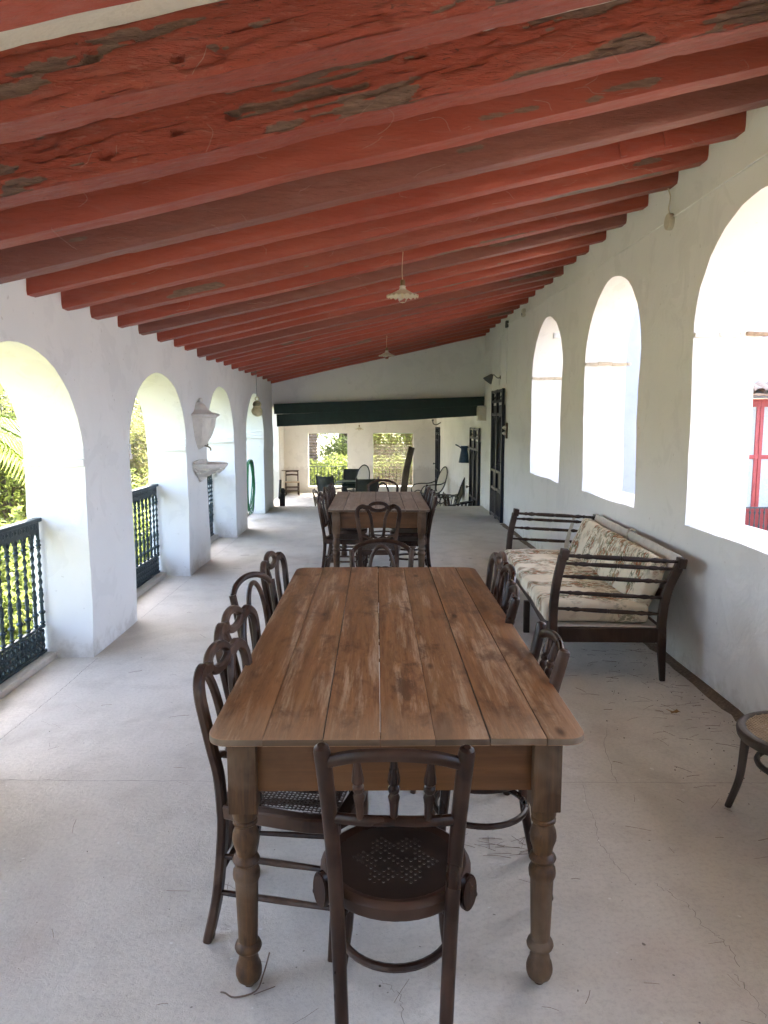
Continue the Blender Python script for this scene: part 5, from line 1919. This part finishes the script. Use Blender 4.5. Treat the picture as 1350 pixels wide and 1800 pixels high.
PR = {
    'sunny': shrub_proto('a', BL1, 3600, 0.085, 11, M_LEAF_Y),
    'green': shrub_proto('b', BL1, 3600, 0.085, 12, M_LEAF_G),
    'tallgreen': shrub_proto('c', BL2, 5200, 0.10, 13, M_LEAF_G, 9, 0.03),
    'oleander': shrub_proto('d', BL2, 5000, 0.12, 14, M_LEAF_P, 10, 0.025, 0.25),
    'tree': shrub_proto('e', BL3, 9000, 0.17, 15, M_LEAF_D, 10, 0.09),
    'tallsunny': shrub_proto('f', BL2, 5200, 0.09, 16, M_LEAF_Y, 9, 0.03),
}


def plant(kind, name, loc, s, rz, label, cat, group, trunk=None):
    root = empty(name, loc, rz, label, cat, group)
    f = bpy.data.objects.new('crown' if cat == 'tree' else 'foliage', PR[kind][0])
    f.scale = s if isinstance(s, tuple) else (s, s, s)
    put(f, root)
    g_ = bpy.data.objects.new('branches' if cat == 'tree' else 'stems', PR[kind][1])
    g_.scale = f.scale
    put(g_, root)
    if trunk:
        h, r0 = trunk
        p = cr([(0, 0, -0.1), (0.05, 0.03, h * 0.35), (-0.04, 0.02, h * 0.7), (0.03, 0, h)], 6)
        MB().tube(p, leg_radii(len(p), r0, r0 * 0.55), 12).build('trunk', M_BARK, root)
    return root


GZ = -1.25
GS, GT = 'garden shrubs beyond the arches', 'trees beyond the garden shrubs'
rr = random.Random(21)
# hedge of shrubs along the arcade, nearest first
spots = []
for i in range(13):
    y = 5.0 + i * 1.15
    spots.append((-3.7 - 0.45 * rr.random() - (0.0 if i < 9 else 0.3), y, 'sunny' if i % 3 else 'green', 1.15 + 0.25 * rr.random()))
ORD = ['first', 'second', 'third', 'fourth', 'fifth', 'sixth', 'seventh', 'eighth', 'ninth', 'tenth', 'eleventh', 'twelfth', 'thirteenth']
for i, (x, y, k, s) in enumerate(spots):
    plant(k, 'garden_shrub', (x, y, GZ), s, rr.uniform(0, 6), 'low leafy shrub, %s from the viewer in the row below the arcade' % ORD[i], 'shrub', GS)
for i in range(9):
    y = 9.0 + i * 1.9
    k = ['tallgreen', 'tallsunny', 'tallgreen', 'oleander', 'oleander', 'tallsunny'][i % 6]
    plant(k, 'tall_shrub', (-7.3 - 0.8 * rr.random() - 0.05 * i, y, GZ), 1.2 + 0.3 * rr.random(), rr.uniform(0, 6), '%s shrub, %s from the viewer in the taller row of the garden' % ('pinkish oleander' if k == 'oleander' else 'tall bright green', ORD[i]), 'shrub', GS)
for i in range(9):
    y = 9 + i * 3.0
    plant('tree', 'dark_tree', (-11.5 - 2.2 * rr.random() - 0.15 * i, y, GZ), (0.68 + 0.16 * rr.random()) if i < 5 else 1.15, rr.uniform(0, 6), 'dark leafy tree, %s from the viewer behind the garden shrubs' % ORD[i], 'tree', GT, (3.6, 0.16))

plant('oleander', 'oleander_shrub', (-6.3, 18.9, GZ), 1.3, 1.0, 'pinkish flowering oleander seen through the second arch', 'shrub', GS)
plant('oleander', 'oleander_shrub', (-7.2, 20.6, GZ), 1.25, 2.6, 'oleander just behind the pinkish one in the second arch', 'shrub', GS)
plant('tallsunny', 'leafy_shrub', (-6.5, 13.1, GZ), 1.25, 0.4, 'tall sunlit shrub filling the nearest arch behind the palm', 'shrub', GS)
plant('tallgreen', 'leafy_shrub', (-7.6, 15.0, GZ), 1.35, 3.4, 'tall green shrub filling the nearest arch, farther back', 'shrub', GS)
plant('tree', 'dark_tree', (-9.6, 28.5, GZ), 0.85, 0.8, 'dark tree at the top of the view through the second arch', 'tree', GT, (3.2, 0.2))
plant('tree', 'dark_tree', (-12.0, 24.0, GZ), 0.95, 2.0, 'dark tree at the top of the view through the nearest arch', 'tree', GT, (3.4, 0.2))


def palm(loc, h, label, r0=0.22, n=26, L=2.4, seed=5):
    root = empty('palm_tree', loc, 0, label, 'tree')
    rng = random.Random(seed)
    prof = []
    k = int(h / 0.11)
    for i in range(k):
        z = h * i / k
        prof += [(r0 * 0.86, z), (r0 * 1.05, z + 0.07)]
    prof.append((r0 * 0.8, h))
    MB().lathe(prof, n=14).build('trunk', M_BARK, root, smooth=20)
    for i in range(n):
        a = 2 * PI * i / n * 2.4 + rng.uniform(-0.2, 0.2)
        el = rng.uniform(-0.35, 1.1)
        pts = []
        for q in range(10):
            t = q / 9
            rr_ = L * t * math.cos(el * (1 - 0.3 * t))
            z = h + L * (math.sin(el) * t - 0.55 * t * t)
            pts.append(Vector((rr_ * math.cos(a), rr_ * math.sin(a), z)))
        b = MB()
        b.tube(pts, leg_radii(10, 0.022, 0.006), 5)
        C = cr(pts, 4)
        side = Vector((-math.sin(a), math.cos(a), 0))
        for q in range(3, len(C) - 1):
            t = q / len(C)
            ll = 0.55 * math.sin(PI * min(1, 0.25 + 0.75 * t)) + 0.08
            tan = (C[q + 1] - C[q]).normalized()
            for s_ in (-1, 1):
                d = (side * s_ * 0.8 + tan * 0.6 + Vector((0, 0, -0.25))).normalized()
                w = tan * 0.016
                b.add([C[q] - w, C[q] + w, C[q] + d * ll * 0.6 + w * 0.8, C[q] + d * ll, C[q] + d * ll * 0.6 - w * 0.8], [(0, 1, 2, 3, 4)])
        b.build('frond', M_PALM, root, smooth=0)


palm((-5.6, 9.6, GZ), 3.0, 'bright palm whose fronds show at the left edge in the nearest arch', 0.2, 24, 2.2, 5)
palm((-2.35, 27.6, GZ), 6.5, 'palm with ringed grey trunk behind the left far opening', 0.17, 20, 2.4, 8)
# beyond the far wall
for i, (x, y, k, s) in enumerate([(-1.9, 26.4, 'sunny', 1.15), (-1.0, 26.6, 'sunny', 1.3), (-0.2, 26.3, 'sunny', 1.1), (0.5, 26.7, 'sunny', 1.25), (1.35, 26.4, 'sunny', 1.15), (-1.5, 28.2, 'tallgreen', 0.95), (0.2, 28.4, 'tallsunny', 1.0), (1.2, 28.0, 'tallsunny', 1.1), (-0.5, 28.6, 'tallsunny', 0.95)]):
    plant(k, 'end_shrub', (x, y, GZ), s, rr.uniform(0, 6), '%s shrub beyond the far wall, %s from the left' % ('sunlit yellow-green' if k == 'sunny' else 'taller leafy', ['first', 'third', 'fifth', 'seventh', 'ninth', 'second', 'sixth', 'eighth', 'fourth'][i]), 'shrub', 'shrubs beyond the far wall')
for i, (x, y, s, tr) in enumerate([(-1.2, 32.0, 1.2, (4.5, 0.55)), (-0.2, 34.5, 1.3, (4.5, 0.3)), (1.6, 33.0, 1.2, (4.5, 0.4)), (-4.0, 33.0, 1.3, (4.0, 0.3)), (4.0, 34.0, 1.4, (4.0, 0.3))]):
    plant('tree', 'end_tree', (x, y, GZ), s, rr.uniform(0, 6), ['dark tree with thick trunk framed by the left far opening', 'dark tree between the two far openings', 'dark tree behind the slatted blind', 'dark tree hidden left of the far wall', 'dark tree hidden right of the far wall'][i], 'tree', 'trees beyond the far wall', tr)

# ------------------------------------------------------------------ litter on the floor
rng = random.Random(4)
b = MB()
for i in range(330):
    if i < 190:
        x, y = rng.uniform(-1.85, 1.9), 1.3 + 7.5 * rng.random() ** 1.5
    elif i < 305:
        x, y = 1.9 - abs(rng.gauss(0, 0.33)), rng.uniform(3.0, 5.6)
    else:
        x, y = rng.gauss(0.46, 0.10), rng.gauss(2.62, 0.06)
    a = rng.gauss(0, 0.55) if rng.random() < 0.7 else rng.uniform(0, PI)
    L = rng.uniform(0.03, 0.11)
    d = Vector((math.cos(a), math.sin(a), 0)) * L
    bend = Vector((-d.y, d.x, 0)) * rng.uniform(-0.05, 0.05)
    p = Vector((x, y, 0.003))
    b.tube([p, p + d * 0.5 + bend + Vector((0, 0, 0.002)), p + d], rng.uniform(0.0005, 0.0009), 4)
tag(b.build('pine_needles', M_NEEDLE, smooth=0), 'dry pine needles scattered over the concrete floor', 'litter', kind='stuff')
b = MB()
for i in range(170):
    if rng.random() < 0.85:
        x, y = 1.92 - abs(rng.gauss(0, 0.30)), rng.uniform(3.0, 5.8)
    else:
        x, y = rng.uniform(-1.8, 1.9), rng.uniform(1.4, 6)
    s = rng.uniform(0.0015, 0.004)
    b.lathe([(0.0, -s * 0.3), (s, 0.0), (s * 0.8, s * 0.6), (0.0, s)], (x, y, 0.002), 5)
tag(b.build('grit', plain_mat('dark_grit', (0.055, 0.045, 0.038), 0.9), smooth=0), 'dark droppings and grit scattered near the settee', 'litter', kind='stuff')
b = MB()
for k, (pts, r) in enumerate((([(-0.439, 1.905, 0.004), (-0.425, 1.895, 0.01), (-0.397, 1.886, 0.004), (-0.341, 1.905, 0.006), (-0.328, 1.96, 0.012), (-0.318, 2.02, 0.035)], 0.0024), ([(-0.345, 1.895, 0.004), (-0.288, 1.92, 0.008)], 0.0014))):
    b.tube(cr(pts, 4), r, 5)
tag(b.build('twig', M_NEEDLE), 'bent dry twig by the front left table leg', 'twig')
b = MB()
vs = []
n = 10
out = []
for i in range(n):
    a = 2 * PI * i / n
    r_ = 0.028 * (1.0 if i % 2 else 0.55)
    out.append((r_ * 1.4 * math.cos(a), r_ * math.sin(a), 0.006 + 0.010 * math.cos(2 * a)))
b.add([(0, 0, 0.004)] + out, [(0, 1 + i, 1 + (i + 1) % n) for i in range(n)])
o = b.build('dry_leaf', plain_mat('dry_leaf_brown', (0.26, 0.15, 0.06), 0.8), smooth=0)
o.location = (1.64, 3.91, 0)
o.modifiers.new('thick', 'SOLIDIFY').thickness = 0.0012
tag(o, 'curled brown dry leaf on the floor in front of the settee', 'leaf')

rng = random.Random(9)
b = MB()
for i in range(170):
    y0 = rng.choice([q for q in BEAMS if 2.0 < q < 11])
    x = rng.uniform(-1.5, 1.9)
    z = beam_z(x) + rng.uniform(0.0, 0.15)
    p = Vector((x, y0 - 0.004, z))
    pts = [p]
    a = rng.gauss(0, 0.6)
    for k in range(rng.randint(3, 6)):
        a += rng.gauss(0, 0.55)
        st = rng.uniform(0.01, 0.045)
        p = p + Vector((math.cos(a) * st, rng.uniform(-0.006, 0.003), math.sin(a) * st * 0.6 - 0.004 + SLOPE * math.cos(a) * st))
        pts.append(p)
    b.tube(cr(pts, 3), rng.uniform(0.0003, 0.0006), 3)
tag(b.build('cobwebs', plain_mat('cobweb_dust', (0.50, 0.40, 0.34), 0.9), smooth=0), 'dusty cobweb strands hanging on the red beams', 'cobweb', kind='stuff')
